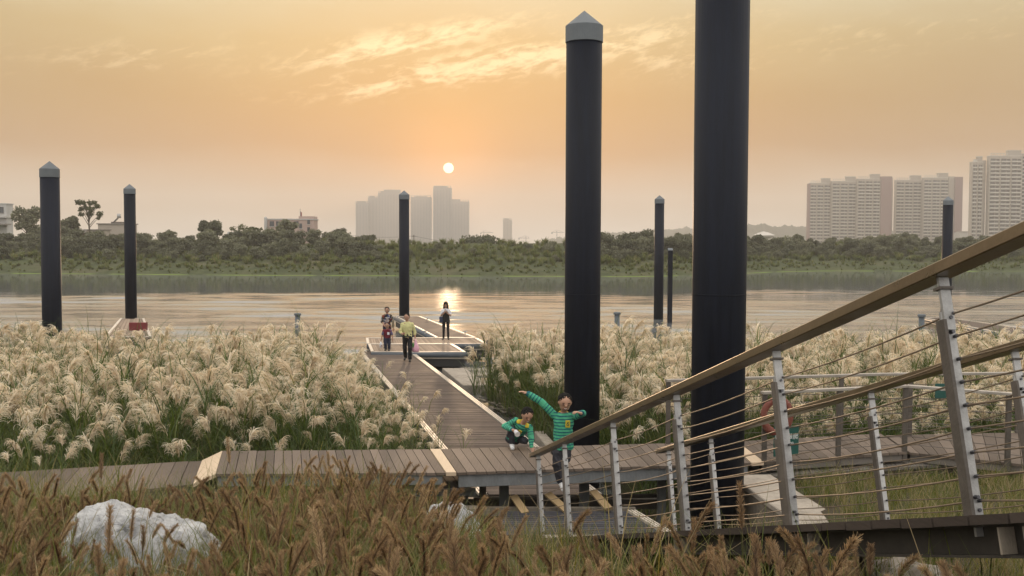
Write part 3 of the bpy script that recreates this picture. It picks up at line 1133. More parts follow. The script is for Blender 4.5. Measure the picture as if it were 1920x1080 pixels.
# green no-climbing sign wired to the railing, half behind a ramp post
sp = at(1474, 827, lb_c.y - .07)
t = thing('warning_sign', 'green warning sign with white Chinese lettering below the lifebuoy', 'sign', (sp.x, sp.y, sp.z - .23))
Geo().box(sp, (.44, .015, .46), fd, Vector((0, 0, 1)).cross(fd)).build('plate', M['green_sign'], t, bevel=.004)
fr = Vector((0, -.012, 0))
text_mesh('lettering', '禁止攀爬', .102, sp + fr - fd * .195 + Vector((0, 0, .03)), fd, M['sign_white'], t)
text_mesh('lettering', 'NO CLIMBING', .042, sp + fr - fd * .14 + Vector((0, 0, -.045)), fd, M['sign_white'], t)
Geo().lathe([(.001, 0), (.02, 0), (.02, .004), (.001, .004)], (0, 0, 0), 12)
Geo().box(sp + fr - fd * .02 + Vector((0, 0, -.15)), (.03, .004, .03), fd, Vector((0, 0, 1)).cross(fd)).build('mark', M['sign_white'], t)
sp2 = at(1764, 733, kB[1].y - .05)
o = thing('small_green_sign', 'small dark green plate on the railing against the silvergrass', 'sign', tuple(sp2))
Geo().box(sp2, (.20, .015, .26)).build('plate', M['green_sign'], o, bevel=.004)
Geo().box(sp2 + Vector((.02, -.012, .02)), (.05, .004, .03)).build('mark', M['sign_white'], o)

# retaining wall by the landing
wa, wb = Vector((3.22, 15.2, .84)), Vector((3.52, 11.6, .90))
wd = (wb - wa).normalized()
wsd = Vector((wd.y, -wd.x, 0)) * -1
if wsd.x < 0:
    wsd = -wsd
t = thing('retaining_wall', 'pale topped concrete retaining wall between the landing pit and the grass', 'wall', (3.4, 13.4, -.4))
q = [wa, wb, wb + wsd * .62, wa + wsd * .62]
q0 = [p + wsd * (.03 if i < 2 else -.03) for i, p in enumerate(q)]
g = Geo()
g.hexa([Vector((p.x, p.y, -.5)) for p in q0], [p - Vector((0, 0, .08)) for p in q0])
g.build('wall_body', M['wallside'], t)
g = Geo()
g.hexa([p - Vector((0, 0, .079)) for p in q], q)
g.build('coping', M['concrete'], t, bevel=.012)


# ------------------------------------------------------------------ rocks
def rock(name, label, c, r, seed, mat, rz=0.0, lump=.22, flat=0.0):
    bm = bmesh.new()
    bmesh.ops.create_icosphere(bm, subdivisions=5, radius=1)
    off = Vector((seed * 3.7, seed * 1.3, seed * 7.1))
    for v in bm.verts:
        p = v.co.copy()
        n = noise.fractal(p * 1.1 + off, 1.0, 2.0, 3) * lump
        cr = abs(noise.noise(p * 2.3 + off * 1.7)) * .22
        fine = (abs(noise.noise(p * 5 + off)) - .3) * -.09 + noise.fractal(p * 9 + off, .7, 2.1, 4) * .03
        v.co = p * (1 + n - cr + fine)
        v.co = Vector((v.co.x * r[0], v.co.y * r[1], v.co.z * r[2]))
    me = bpy.data.meshes.new(name)
    bm.to_mesh(me)
    bm.free()
    me.polygons.foreach_set('use_smooth', [True] * len(me.polygons))
    o = link(name, me, mat, loc=c)
    o.rotation_euler.z = rz
    return tag(o, label, 'rock')


m, t_ = base_mat('white_boulder')
co = t_.n('ShaderNodeTexCoord').outputs['Object']
n1 = t_.noise(co, 3.5, 8, .7, .4)
n2 = t_.noise(t_.vm('MULTIPLY', co, (1, 1, 2)), 9, 6, .7, 1.0)
c = t_.ramp(n1, [(.3, (.18, .185, .20)), (.48, (.36, .365, .37)), (.64, (.54, .54, .53))])
c = t_.mix(t_.mapr(n2, .56, .66, 0, .8), c, (.085, .085, .085))
n4 = t_.noise(co, 26, 5, .7)
c = t_.mix(t_.mapr(n4, .5, .7, 0, .45), c, (.16, .15, .13))
finish(t_, pbr(t_, c, .8, 0, t_.bump(t_.m('ADD', n1, t_.m('MULTIPLY', n2, .5)), .9, .05)))
M['boulder'] = m
# the white boulder: a long wedge, high at one end
bc = at(262, 1010, 7.5)
bm = bmesh.new()
bmesh.ops.create_icosphere(bm, subdivisions=6, radius=1)
for v in bm.verts:
    p = v.co.copy()
    top = np.interp(p.x, [-1, -.85, -.6, -.3, 0, .4, .8, 1], [.66, .86, .95, .96, .92, .84, .75, .62])
    q = Vector((math.copysign(abs(p.x) ** .8, p.x) * .56, math.copysign(abs(p.y) ** .8, p.y) * .46,
                (p.z / max(.25, math.sqrt(max(0, 1 - p.x * p.x)))) ** (1 if p.z < 0 else .8) * top if p.z > 0 else p.z * .4))
    s = q * 2.6 + Vector((3, 8, 1))
    n = (abs(noise.noise(s)) - .25) * -.11 + (abs(noise.noise(s * 2.7)) - .25) * -.06 + noise.fractal(s * 5, .8, 2.2, 4) * .022
    v.co = q + p * n
bm.normal_update()
me = bpy.data.meshes.new('boulder')
bm.to_mesh(me)
bm.free()
me.polygons.foreach_set('use_smooth', [True] * len(me.polygons))
o = tag(link('boulder', me, M['boulder'], loc=(bc.x, 7.55, 1.35)), 'white weathered boulder among the brown foxtail grass', 'rock')
o2 = rock('boulder', 'pale limestone boulder below the lower deck beside the landing', (at(838, 985, 12.6).x, 12.6, .45), (.52, .5, .66), 5.0, M['boulder'], .5)
o3 = rock('flat_rock', 'flat sandy rock lying under the ramp', (at(1705, 1060, 8.2).x, 8.3, 1.36), (.5, .6, .28), 8.0, M['concrete'], .2)
o4 = rock('flat_rock', 'sandy rubble slab at the end of the retaining wall', (3.95, 11.4, .98), (.55, .5, .12), 9.0, M['concrete'], .2)


# ------------------------------------------------------------------ people
def cone_geo(g, p0, r0, p1, r1, n=10):
    p0, p1 = Vector(p0), Vector(p1)
    d = (p1 - p0)
    L = max(d.length, 1e-4)
    d /= L
    pts, rad = [], []
    for a in (-80, -50, -20):
        pts.append(p0 + d * r0 * math.sin(R(a)))
        rad.append(r0 * math.cos(R(a)))
    for a in (20, 50, 80):
        pts.append(p1 + d * r1 * math.sin(R(a)))
        rad.append(r1 * math.cos(R(a)))
    g.tube(pts, rad, n)


def loft_geo(g, secs, n=16):
    """secs: (centre, half width, half depth, across axis, depth axis)"""
    vs, fs = [], []
    for (c, a, b, X, Y) in secs:
        c, X, Y = Vector(c), Vector(X), Vector(Y)
        for k in range(n):
            th = 2 * math.pi * k / n
            vs.append(c + X * a * math.cos(th) + Y * b * math.sin(th))
    for i in range(len(secs) - 1):
        for k in range(n):
            fs.append((i * n + k, i * n + (k + 1) % n, (i + 1) * n + (k + 1) % n, (i + 1) * n + k))
    fs.append(tuple(range(n - 1, -1, -1)))
    fs.append(tuple(range((len(secs) - 1) * n, len(secs) * n)))
    g.add(vs, fs)


def fuse(g, voxel, smooth=4, folds=0.0, seed=0, freq=9.0):
    """melt overlapping closed pieces into one continuous skin"""
    me = g.mesh('tmp')
    o = bpy.data.objects.new('tmp', me)
    COL.objects.link(o)
    rm = o.modifiers.new('r', 'REMESH')
    rm.mode = 'VOXEL'
    rm.voxel_size = voxel
    sm = o.modifiers.new('s', 'SMOOTH')
    sm.factor = .5
    sm.iterations = smooth
    dg = bpy.context.evaluated_depsgraph_get()
    out = bpy.data.meshes.new_from_object(o.evaluated_get(dg))
    bpy.data.objects.remove(o)
    out.polygons.foreach_set('use_smooth', [True] * len(out.polygons))
    if folds:
        out.update()
        off = Vector((seed * 1.7, seed * .9, seed * 2.3))
        nrm = [v.normal.copy() for v in out.vertices]
        for v, n in zip(out.vertices, nrm):
            q = Vector((v.co.x * freq + v.co.z * freq * .5, v.co.y * freq, v.co.z * freq * .75)) + off
            k = 1 - 2 * abs(noise.noise(q)) + .5 * noise.noise(q * 2.3)
            v.co += n * folds * (k - .5)
    return out


def hand_geo(g, wrist, d, palm_n, L, curl=.5, thumb=1):
    """palm, four bent fingers and a thumb; d: direction of the hand, palm_n: out of the palm"""
    d = Vector(d).normalized()
    pn = Vector(palm_n)
    pn = (pn - d * pn.dot(d)).normalized()
    s = d.cross(pn) * thumb
    w = Vector(wrist)
    pc = w + d * L * .27
    g.ell(pc, (L * .215, L * .30, L * .10), s, d, pn, 10, 8)
    for i, (off, ln) in enumerate(((.16, .43), (.055, .49), (-.05, .46), (-.15, .36))):
        b = w + d * L * .50 + s * L * off
        cu = curl * (1 + .1 * i)
        d1 = (d * math.cos(cu * .6) + pn * math.sin(cu * .6) + s * off * .35).normalized()
        d2 = (d * math.cos(cu * 1.5) + pn * math.sin(cu * 1.5) + s * off * .2).normalized()
        m1 = b + d1 * L * ln * .5
        e = m1 + d2 * L * ln * .5
        cone_geo(g, b, L * .052, m1, L * .048, 7)
        cone_geo(g, m1, L * .048, e, L * .040, 7)
    tb = w + d * L * .15 + s * L * .17
    td = (d * .75 + s * .6 + pn * .3 * curl).normalized()
    tm = tb + td * L * .22
    cone_geo(g, tb, L * .065, tm, L * .055, 7)
    cone_geo(g, tm, L * .055, tm + (d * .9 + s * .25 + pn * .4 * curl).normalized() * L * .18, L * .045, 7)


M['skin'] = mat_plain('skin', (.36, .205, .135), .5, 0, .08, 12, .03, .4)
M['hair'] = mat_plain('black_hair', (.008, .007, .006), .7, 0, .3, 60, .4, .15, (1, 1, .3))
M['eye'] = mat_plain('dark_eye', (.012, .01, .01), .3, 0, .1, 20, 0)
M['teeth'] = mat_plain('teeth', (.62, .58, .52), .4, 0, .05, 20, 0)
M['lips'] = mat_plain('lips', (.23, .075, .06), .5, 0, .1, 20, 0)
M['shoe_white'] = mat_plain('white_shoe', (.62, .62, .62), .55, 0, .08, 18, .1)
M['shoe_black'] = mat_plain('black_shoe', (.015, .014, .013), .4, 0, .2, 18, .1)
M['trouser_grey'] = mat_plain('charcoal_trousers', (.040, .041, .050), .85, 0, .25, 9, .6, .3)
M['trouser_black'] = mat_plain('black_trousers', (.009, .009, .011), .8, 0, .25, 9, .5, .3)
M['denim'] = mat_plain('dark_denim', (.018, .022, .045), .85, 0, .25, 12, .4, .3)
M['yellow_shirt'] = mat_plain('pale_yellow_shirt', (.58, .56, .27), .85, 0, .10, 9, .7, .3, (1, 1, .5), .03)
M['maroon'] = mat_plain('maroon_cloth', (.11, .010, .020), .85, 0, .18, 9, .6, .3, (1, 1, .6), .02)
M['purple_print'] = mat_plain('purple_print', (.10, .085, .15), .85, 0, .5, 40, .3, .3)
M['white_cloth'] = mat_plain('white_cloth', (.60, .61, .64), .85, 0, .08, 10, .4, .3)
M['black_cloth'] = mat_plain('black_cloth', (.014, .013, .014), .85, 0, .2, 10, .4, .3)
M['blue_bag'] = mat_plain('navy_bag', (.018, .025, .06), .6, 0, .2, 12, .3)
M['pink_bag'] = mat_plain('pink_plastic', (.62, .33, .42), .4, 0, .25, 14, .5)
M['tan_bag'] = mat_plain('tan_bag', (.16, .13, .08), .55, 0, .2, 12, .3)
M['phone'] = mat_plain('phone', (.5, .5, .52), .3, 0, .05, 10, 0)
M['green_plastic'] = mat_plain('green_plastic', (.05, .20, .04), .4, 0, .2, 12, .1)
M['yellow_patch'] = mat_plain('yellow_patch', (.55, .42, .03), .8, 0, .08, 14, .2)
M['dark_green'] = mat_plain('dark_green_print', (.012, .07, .045), .8, 0, .08, 14, .1)
# striped jersey: stripe coordinate is stored on the mesh along torso and sleeves
m, t_ = base_mat('green_striped_jersey')
at_ = t_.n('ShaderNodeAttribute', attribute_name='stripe')
co = t_.n('ShaderNodeTexCoord').outputs['Object']
fz = t_.noise(co, 30, 4)
fo = t_.noise(co, 7, 3)
sv = t_.m('ADD', at_.outputs['Fac'], t_.m('MULTIPLY', t_.m('SUBTRACT', fo, .5), .012))
ph = t_.m('FRACT', t_.m('DIVIDE', sv, .042))
k = t_.m('MULTIPLY', t_.mapr(ph, .52, .60), t_.mapr(ph, .92, 1.0, 1, 0))
ph2 = t_.m('FRACT', t_.m('DIVIDE', sv, .021))
base = t_.mix(t_.mapr(ph2, .35, .5, 0, .35), (.075, .36, .205), (.03, .235, .14))
c = t_.mix(t_.m('MULTIPLY', k, t_.mapr(fz, .3, .6, .75, 1)), base, (.008, .075, .105))
finish(t_, pbr(t_, c, .85, 0, t_.bump(fo, .5, .02), .25))
M['jersey'] = m
# flower print
m, t_ = base_mat('flower_print_blouse')
co = t_.n('ShaderNodeTexCoord').outputs['Object']
vo = t_.n('ShaderNodeTexVoronoi')
t_.put(vo.inputs['Vector'], co)
vo.inputs['Scale'].default_value = 16
hs = t_.sep(vo.outputs['Color'])
c = t_.ramp(hs[0], [(0, (.012, .011, .014)), (.30, (.30, .28, .27)), (.50, (.16, .02, .025)), (.65, (.02, .04, .12)), (.78, (.36, .34, .32)), (.9, (.22, .09, .02))])
vo_r = [e for e in t_.t.nodes if e.type == 'VALTORGB'][-1]
vo_r.color_ramp.interpolation = 'CONSTANT'
finish(t_, pbr(t_, c, .85, 0, None, .25))
M['flower'] = m


def person(label, base, sc, J, outfit, group=None, voxel=.008, face=(0, -1, 0), face_up=(0, 0, 1), hair='short', smile=False,
           hands=None, female=False, shoes=None):
    """J: joints in metres relative to base (x to the river's left-right, y away, z up) already at real size.
    one continuous body mesh, with clothes and hair as children"""
    B = Vector(base)
    P = {k: B + Vector(v) * sc for k, v in J.items() if k[0] != '_'}
    t = thing('person', label, 'person', base, group)
    f = Vector(face).normalized()
    u = Vector(face_up)
    u = (u - f * u.dot(f)).normalized()
    s = u.cross(f)
    hr = J['_head'] * sc            # half height of the head
    hc = P['head']
    r = {k: v * sc for k, v in J['_r'].items()}
    body = Geo()
    body.ell(hc + u * hr * .12, (hr * .76, hr * .90, hr * .86), s, f, u, 16, 12)
    body.ell(hc - u * hr * .35 + f * hr * .10, (hr * .60, hr * .70, hr * .66), s, f, u, 14, 10)
    body.ell(hc - u * hr * .10 + f * hr * .90, (hr * .12, hr * .18, hr * .20), s, f, u, 8, 6)
    for sg in (-1, 1):
        body.ell(hc + s * sg * hr * .75 - u * hr * .02, (hr * .09, hr * .16, hr * .22), s, f, u, 8, 6)
    cone_geo(body, P['neck'] + (P['neck'] - P['head']).normalized() * .03 * sc, r['neck'] * 1.1, P['head'] - u * hr * .4, r['neck'])
    # torso
    ax = (P['shR'] - P['shL']).normalized()

    def torso(g, grow, hem=None, top=True):
        sp0, sp1 = (P['hipL'] + P['hipR']) / 2, P['neck']
        up = (sp1 - sp0)
        hx = (P['hipR'] - P['hipL']).normalized()
        secs = []
        prof = J['_torso']
        for (k, a, b) in prof:
            if hem is not None and k < hem:
                continue
            X = (hx * (1 - k) + ax * k).normalized()
            Yd = X.cross(up.normalized())
            secs.append((sp0 + up * k, a * sc + grow, b * sc + grow, X, Yd))
        loft_geo(g, secs, 18)

    torso(body, 0)
    for sd in 'LR':
        cone_geo(body, P['sh' + sd], r['sh'], P['el' + sd], r['el'])
        cone_geo(body, P['el' + sd], r['el'], P['wr' + sd], r['wr'])
        cone_geo(body, P['hip' + sd], r['hip'], P['kn' + sd], r['kn'])
        cone_geo(body, P['kn' + sd], r['kn'], P['an' + sd], r['an'])
        cone_geo(body, P['an' + sd], r['an'], P['to' + sd], r['an'] * .8)
        hd = (hands or {}).get(sd, {})
        d = hd.get('d', P['wr' + sd] - P['el' + sd])
        hand_geo(body, P['wr' + sd], d, hd.get('palm', (0, .3, -1)), J['_hand'] * sc, hd.get('curl', .6), hd.get('thumb', 1))
    link('body', fuse(body, voxel, 2), M['skin'], t)

    # top
    sh = Geo()
    torso(sh, .012 * sc, hem=outfit.get('hem', -.1))
    segs = []
    for sd in 'LR':
        el = outfit['sleeve']
        a, b, c_ = P['sh' + sd], P['el' + sd], P['wr' + sd]
        gs = outfit.get('sleeve_grow', .014) * sc
        if el <= 1:
            e = lerp(a, b, el)
            cone_geo(sh, a, r['sh'] + gs, e, r['el'] * el + r['sh'] * (1 - el) + gs * 1.2)
            segs.append((a, e, 0.0))
        else:
            cone_geo(sh, a, r['sh'] + gs, b, r['el'] + gs)
            e = lerp(b, c_, el - 1)
            cone_geo(sh, b, r['el'] + gs, e, r['wr'] + gs * .9)
            segs.append((a, b, 0.0))
            segs.append((b, e, (b - a).length))
    me = fuse(sh, voxel, 4, outfit.get('folds', .011) * sc, len(label))
    V = np.empty(len(me.vertices) * 3)
    me.vertices.foreach_get('co', V)
    V = V.reshape(-1, 3)
    sp0, sp1 = (P['hipL'] + P['hipR']) / 2, P['neck']
    upn = np.array((sp1 - sp0).normalized())
    st = (V - np.array(sp0)) @ upn
    half = (P['shR'] - P['shL']).length / 2
    axn = np.array(ax)
    lat = np.abs((V - np.array((P['shL'] + P['shR']) / 2)) @ axn)
    for (a, b, off) in segs:
        a, b = np.array(a), np.array(b)
        d = b - a
        L = np.linalg.norm(d)
        d = d / L
        k = np.clip((V - a) @ d, 0, L)
        dist = np.linalg.norm(V - (a + k[:, None] * d), axis=1)
        sel = (dist < r['sh'] + .035 * sc) & ((k > .045 * sc) | (off > 0)) & ((lat > half * .95) | (off > 0))
        st[sel] = k[sel] + off
    aa = me.attributes.new('stripe', 'FLOAT', 'POINT')
    aa.data.foreach_set('value', st.astype(np.float32))
    shirt = link(outfit.get('top_name', 'shirt'), me, M[outfit['top']], t)
    # trousers
    tr = Geo()
    torso_secs = [(k, a, b) for (k, a, b) in J['_torso'] if k <= .3]
    sp0, up = (P['hipL'] + P['hipR']) / 2, (P['neck'] - (P['hipL'] + P['hipR']) / 2)
    hx = (P['hipR'] - P['hipL']).normalized()
    loft_geo(tr, [(sp0 + up * k, a * sc + .006, b * sc + .006, hx, hx.cross(up.normalized())) for (k, a, b) in torso_secs], 16)
    gt = outfit.get('leg_grow', .016) * sc
    for sd in 'LR':
        cone_geo(tr, P['hip' + sd], r['hip'] + gt, P['kn' + sd], r['kn'] + gt)
        cone_geo(tr, P['kn' + sd], r['kn'] + gt, lerp(P['kn' + sd], P['an' + sd], .93), r['an'] + gt * 1.15)
    link('trousers', fuse(tr, voxel, 4, .010 * sc, len(label) + 3, 11.0), M[outfit['legs']], t)
    # shoes
    for sd in 'LR':
        g = Geo()
        a, b = P['an' + sd], P['to' + sd]
        d = (b - a).normalized()
        sole = J.get('_sole', {}).get(sd, Vector((0, 0, -1)))
        q = Vector(sole) - d * Vector(sole).dot(d)
        q.normalize()
        ra = r['an'] * 1.25
        cone_geo(g, a - d * ra * .5 + q * ra * .35, ra * 1.05, b, ra * .82)
        cone_geo(g, a - d * ra * .4, ra * .95, a + d * ra * .4, ra * .95)
        link('shoe', fuse(g, voxel, 3), M[outfit['shoes']], t)
    # hair
    g = Geo()
    if hair == 'short':
        g.ell(hc + u * hr * .36 - f * hr * .18, (hr * .82, hr * .88, hr * .74), s, f, u, 16, 12)
        g.ell(hc + u * hr * .05 - f * hr * .38, (hr * .79, hr * .66, hr * .80), s, f, u, 16, 12)
    elif hair == 'tied':
        g.ell(hc + u * hr * .36 - f * hr * .16, (hr * .84, hr * .92, hr * .76), s, f, u, 16, 12)
        g.ell(hc - u * hr * .05 - f * hr * .35, (hr * .86, hr * .70, hr * .95), s, f, u, 16, 12)
    else:
        g.ell(hc + u * hr * .32 - f * hr * .12, (hr * .90, hr * .95, hr * .82), s, f, u, 16, 12)
        g.ell(hc - u * hr * .8 - f * hr * .40, (hr * .92, hr * .55, hr * 1.7), s, f, u, 16, 12)
        for sg in (-1, 1):
            g.ell(hc - u * hr * .9 + s * sg * hr * .72 + f * hr * .05, (hr * .30, hr * .45, hr * 1.35), s, f, u, 12, 10)
    link('hair', fuse(g, voxel * .8, 1, .010 * sc, 7, 45.0), M['hair'], t)
    # face
    def on_face(x, z, push=.0):
        k = max(.05, 1 - (x / .76) ** 2 - ((z - .12) / .9) ** 2)
        y = .90 * math.sqrt(k) if z > -.25 else .10 + .70 * math.sqrt(max(.05, 1 - (x / .60) ** 2 - ((z + .35) / .66) ** 2))
        return hc + s * hr * x + u * hr * z + f * hr * (y + push)
    for sg in (-1, 1):
        g = Geo()
        g.ell(on_face(.30 * sg, .02), (hr * .15, hr * .05, hr * (.045 if smile else .06)), s, f, u, 8, 6)
        g.build('eye', M['eye'], t, True)
        g = Geo()
        g.ell(on_face(.31 * sg, .22), (hr * .19, hr * .05, hr * .035), s, f, u, 8, 6)
        g.build('eyebrow', M['hair'], t, True)
    g = Geo()
    if smile:
        arc = [on_face(.27 * x, -.56 + .13 * x * x, .0) for x in np.linspace(-1, 1, 9)]
        g.tube(arc, [hr * .025 + hr * .03 * (1 - x * x) for x in np.linspace(-1, 1, 9)], 6)
        mo = g.build('mouth', M['lips'], t, True)
        arc = [on_face(.19 * x, -.50 + .10 * x * x, .015) for x in np.linspace(-1, 1, 7)]
        Geo().tube(arc, [hr * .012 + hr * .03 * (1 - x * x) for x in np.linspace(-1, 1, 7)], 6).build('teeth', M['teeth'], mo, True)
    else:
        g.ell(on_face(0, -.52, -.02), (hr * .20, hr * .05, hr * .05), s, f, u, 10, 8)
        g.build('mouth', M['lips'], t, True)
    t['_P'] = 0
    del t['_P']
    return t, P


ADULT_R = dict(neck=.055, sh=.055, el=.043, wr=.030, hip=.083, kn=.058, an=.042)
WOMAN_R = dict(neck=.047, sh=.045, el=.036, wr=.026, hip=.080, kn=.052, an=.036)
KID_R = dict(neck=.042, sh=.043, el=.034, wr=.026, hip=.062, kn=.047, an=.036)
T_MAN = [(-.16, .155, .10), (0, .165, .112), (.22, .155, .108), (.45, .165, .115), (.7, .185, .118), (.86, .175, .095), (.97, .10, .07), (1.0, .06, .06)]
T_WOM = [(-.16, .155, .10), (0, .165, .11), (.25, .130, .095), (.48, .135, .095), (.7, .155, .112), (.86, .145, .085), (.97, .085, .06), (1.0, .05, .05)]
T_KID = [(-.20, .125, .09), (0, .122, .09), (.25, .115, .086), (.5, .115, .086), (.75, .125, .085), (.9, .105, .072), (1.0, .055, .05)]

# man in the yellow shirt, walking
mb = atz(764, 677.5, 0.0)
mb.z = .004
Jm = dict(head=(-.02, -.06, 1.585), neck=(-.01, -.03, 1.42), shL=(-.175, -.03, 1.315), shR=(.165, -.01, 1.315),
          elL=(-.245, -.06, 1.06), wrL=(-.14, -.24, .98), elR=(.255, .04, 1.06), wrR=(.275, -.02, .85),
          hipL=(-.085, 0, .87), hipR=(.085, 0, .87), knL=(-.10, .05, .48), anL=(-.10, .28, .12), toL=(-.12, .16, .045),
          knR=(.10, -.14, .48), anR=(.10, -.10, .09), toR=(.11, -.27, .035), _r=ADULT_R, _head=.122, _torso=T_MAN, _hand=.175)
pm, PM = person('man in a pale yellow shirt and black trousers walking along the gangway', tuple(mb), 1.0, Jm,
                dict(top='yellow_shirt', sleeve=1.45, sleeve_grow=.020, hem=-.05, legs='trouser_black', leg_grow=.024, shoes='shoe_black'),
                voxel=.010, face=(-.15, -1, -.05), hands={'L': dict(d=(.3, -.7, .25), palm=(.6, .2, .3), curl=.9), 'R': dict(d=(0, -.1, -1), palm=(-1, 0, 0), curl=1.2)})
Geo().box((mb.x - .005, mb.y - .125, .905), (.30, .02, .035)).build('belt', M['shoe_black'], pm)

# pink carrier bag in his hand
hb = PM['wrR'] + Vector((0.01, -.03, -.11))
t = thing('carrier_bag', 'translucent pink plastic bag with something green inside, held by the man', 'bag', (hb.x, hb.y, hb.z - .42))
g = Geo()
loft_geo(g, [(hb + Vector((.01, 0, -.40)), .10, .06, (1, 0, 0), (0, 1, 0)), (hb + Vector((.0, 0, -.36)), .14, .08, (1, 0, 0), (0, 1, 0)), (hb + Vector((.01, 0, -.24)), .125, .08, (1, 0, 0), (0, 1, 0)),
             (hb + Vector((.02, 0, -.12)), .07, .05, (1, 0, 0), (0, 1, 0)), (hb + Vector((.01, 0, .0)), .025, .02, (1, 0, 0), (0, 1, 0)), (hb + Vector((0, 0, .06)), .03, .015, (1, 0, 0), (0, 1, 0))], 14)
g.build('bag_body', M['pink_bag'], t, True)
Geo().ell(hb + Vector((-.07, -.05, -.16)), (.035, .03, .11), nu=10, nv=8).build('green_bottle', M['green_plastic'], t, True)

# woman in the flower print blouse
wbp = atz(726, 653.5, DZ)
wbp.z = DZ + .03
Jw = dict(head=(-.005, -.03, 1.49), neck=(0, 0, 1.33), shL=(-.145, 0, 1.24), shR=(.145, 0, 1.24), elL=(-.20, .0, 1.02), wrL=(-.08, -.15, .88),
          elR=(.22, .02, 1.02), wrR=(.24, -.03, .79), hipL=(-.08, 0, .82), hipR=(.08, 0, .82), knL=(-.085, -.05, .46), anL=(-.085, .04, .09), toL=(-.09, -.10, .03),
          knR=(.08, .02, .45), anR=(.08, .12, .10), toR=(.085, .0, .04), _r=WOMAN_R, _head=.113, _torso=T_WOM, _hand=.16)
pw, PW = person('woman in a colourful flower print blouse behind the child on the dock', tuple(wbp), 1.0, Jw,
                dict(top='flower', top_name='blouse', sleeve=.95, sleeve_grow=.022, hem=-.16, legs='trouser_black', shoes='shoe_black'),
                voxel=.010, hair='tied', hands={'L': dict(d=(.5, -.6, -.2), palm=(.3, .3, -.5), curl=.9)})
for sd in 'LR':
    g = Geo()
    cone_geo(g, PW['sh' + sd], .066, lerp(PW['sh' + sd], PW['el' + sd], .9), .066)
    link('sleeve', fuse(g, .010, 2), M['black_cloth'], pw)
hp = PW['hipR'] + Vector((.15, .02, .12))
t = thing('shoulder_bag', 'tan shoulder bag hanging at the hip of the woman in the print blouse', 'bag', (hp.x, hp.y, hp.z - .15))
Geo().box(hp, (.08, .22, .28)).build('bag_body', M['tan_bag'], t, bevel=.02)
Geo().tube([hp + Vector((0, -.08, .13)), PW['shR'] + Vector((-.01, -.06, .085)), PW['shR'] + Vector((-.01, .06, .085)), hp + Vector((0, .08, .13))], .012, 6).build('strap', M['tan_bag'], t)

# small boy in maroon
bbp = atz(724, 661, DZ)
bbp = Vector((bbp.x, bbp.y + .35, DZ + .03))
Jb = dict(head=(.0, -.03, .97), neck=(0, 0, .83), shL=(-.12, 0, .77), shR=(.12, 0, .77), elL=(-.19, .0, .60), wrL=(-.22, -.06, .42),
          elR=(.19, 0, .60), wrR=(.215, -.06, .42), hipL=(-.06, 0, .49), hipR=(.06, 0, .49), knL=(-.065, -.04, .27), anL=(-.065, .04, .07), toL=(-.07, -.08, .03),
          knR=(.065, .0, .27), anR=(.065, .06, .07), toR=(.07, -.06, .03), _r=KID_R, _head=.108, _torso=T_KID, _hand=.115)
pk, PK = person('small boy in a maroon top with a white pocket on the dock', tuple(bbp), 1.0, Jb,
                dict(top='maroon', sleeve=.12, hem=-.15, legs='denim', shoes='shoe_black'), voxel=.009,
                hands={'L': dict(curl=1.2, palm=(1, 0, 0)), 'R': dict(curl=.7, palm=(-1, 0, 0))})
for sd in 'LR':
    g = Geo()
    cone_geo(g, PK['sh' + sd], .058, lerp(PK['sh' + sd], PK['el' + sd], .75), .054)
    link('sleeve', fuse(g, .009, 2), M['purple_print'], pk)
Geo().box(PK['neck'] + Vector((.055, -.105, -.16)), (.085, .012, .095)).build('pocket', M['white_cloth'], pk)
hb = PK['wrL'] + Vector((-.01, -.02, -.10))
t = thing('white_bag', 'small white paper bag in the hand of the boy in maroon', 'bag', (hb.x, hb.y, hb.z - .2))
g = Geo()
loft_geo(g, [(hb + Vector((0, 0, -.19)), .055, .03, (1, 0, 0), (0, 1, 0)), (hb + Vector((0, 0, -.05)), .05, .03, (1, 0, 0), (0, 1, 0)), (hb + Vector((0, 0, .04)), .02, .015, (1, 0, 0), (0, 1, 0))], 10)
g.build('bag_body', M['white_cloth'], t, True)
Geo().box(hb + Vector((.02, -.034, -.12)), (.03, .006, .06)).build('red_mark', M['redpanel'], t)

# woman reading her phone
w2 = atz(836, 637, DZ)
w2.z = DZ + .01
Jp = dict(head=(.0, -.05, 1.50), neck=(0, 0, 1.34), shL=(-.142, 0, 1.25), shR=(.142, 0, 1.25), elL=(-.20, -.02, 1.03), wrL=(-.055, -.22, 1.16),
          elR=(.20, -.02, 1.03), wrR=(.055, -.22, 1.16), hipL=(-.08, 0, .84), hipR=(.08, 0, .84), knL=(-.095, -.01, .46), anL=(-.10, .02, .08), toL=(-.12, -.12, .03),
          knR=(.095, -.01, .46), anR=(.10, .02, .08), toR=(.12, -.12, .03), _r=WOMAN_R, _head=.113, _torso=T_WOM, _hand=.16)
pp, PP = person('long haired woman in white tee and black overalls looking at her phone', tuple(w2), 1.0, Jp,
                dict(top='white_cloth', sleeve=.6, sleeve_grow=.024, hem=.1, legs='trouser_black', shoes='shoe_black', leg_grow=.012), voxel=.010,
                face=(0, -1, -.35), hair='long', hands={'L': dict(d=(.3, -.2, .9), palm=(.3, -1, 0), curl=1.0), 'R': dict(d=(-.3, -.2, .9), palm=(-.3, -1, 0), curl=1.0)})
g = Geo()
loft_geo(g, [(w2 + Vector((0, -.005, .76)), .185, .125, (1, 0, 0), (0, 1, 0)), (w2 + Vector((0, -.008, .95)), .158, .118, (1, 0, 0), (0, 1, 0)), (w2 + Vector((0, -.02, 1.10)), .135, .112, (1, 0, 0), (0, 1, 0)), (w2 + Vector((0, -.03, 1.22)), .10, .11, (1, 0, 0), (0, 1, 0))], 18)
link('overalls', fuse(g, .01, 2), M['black_cloth'], pp)
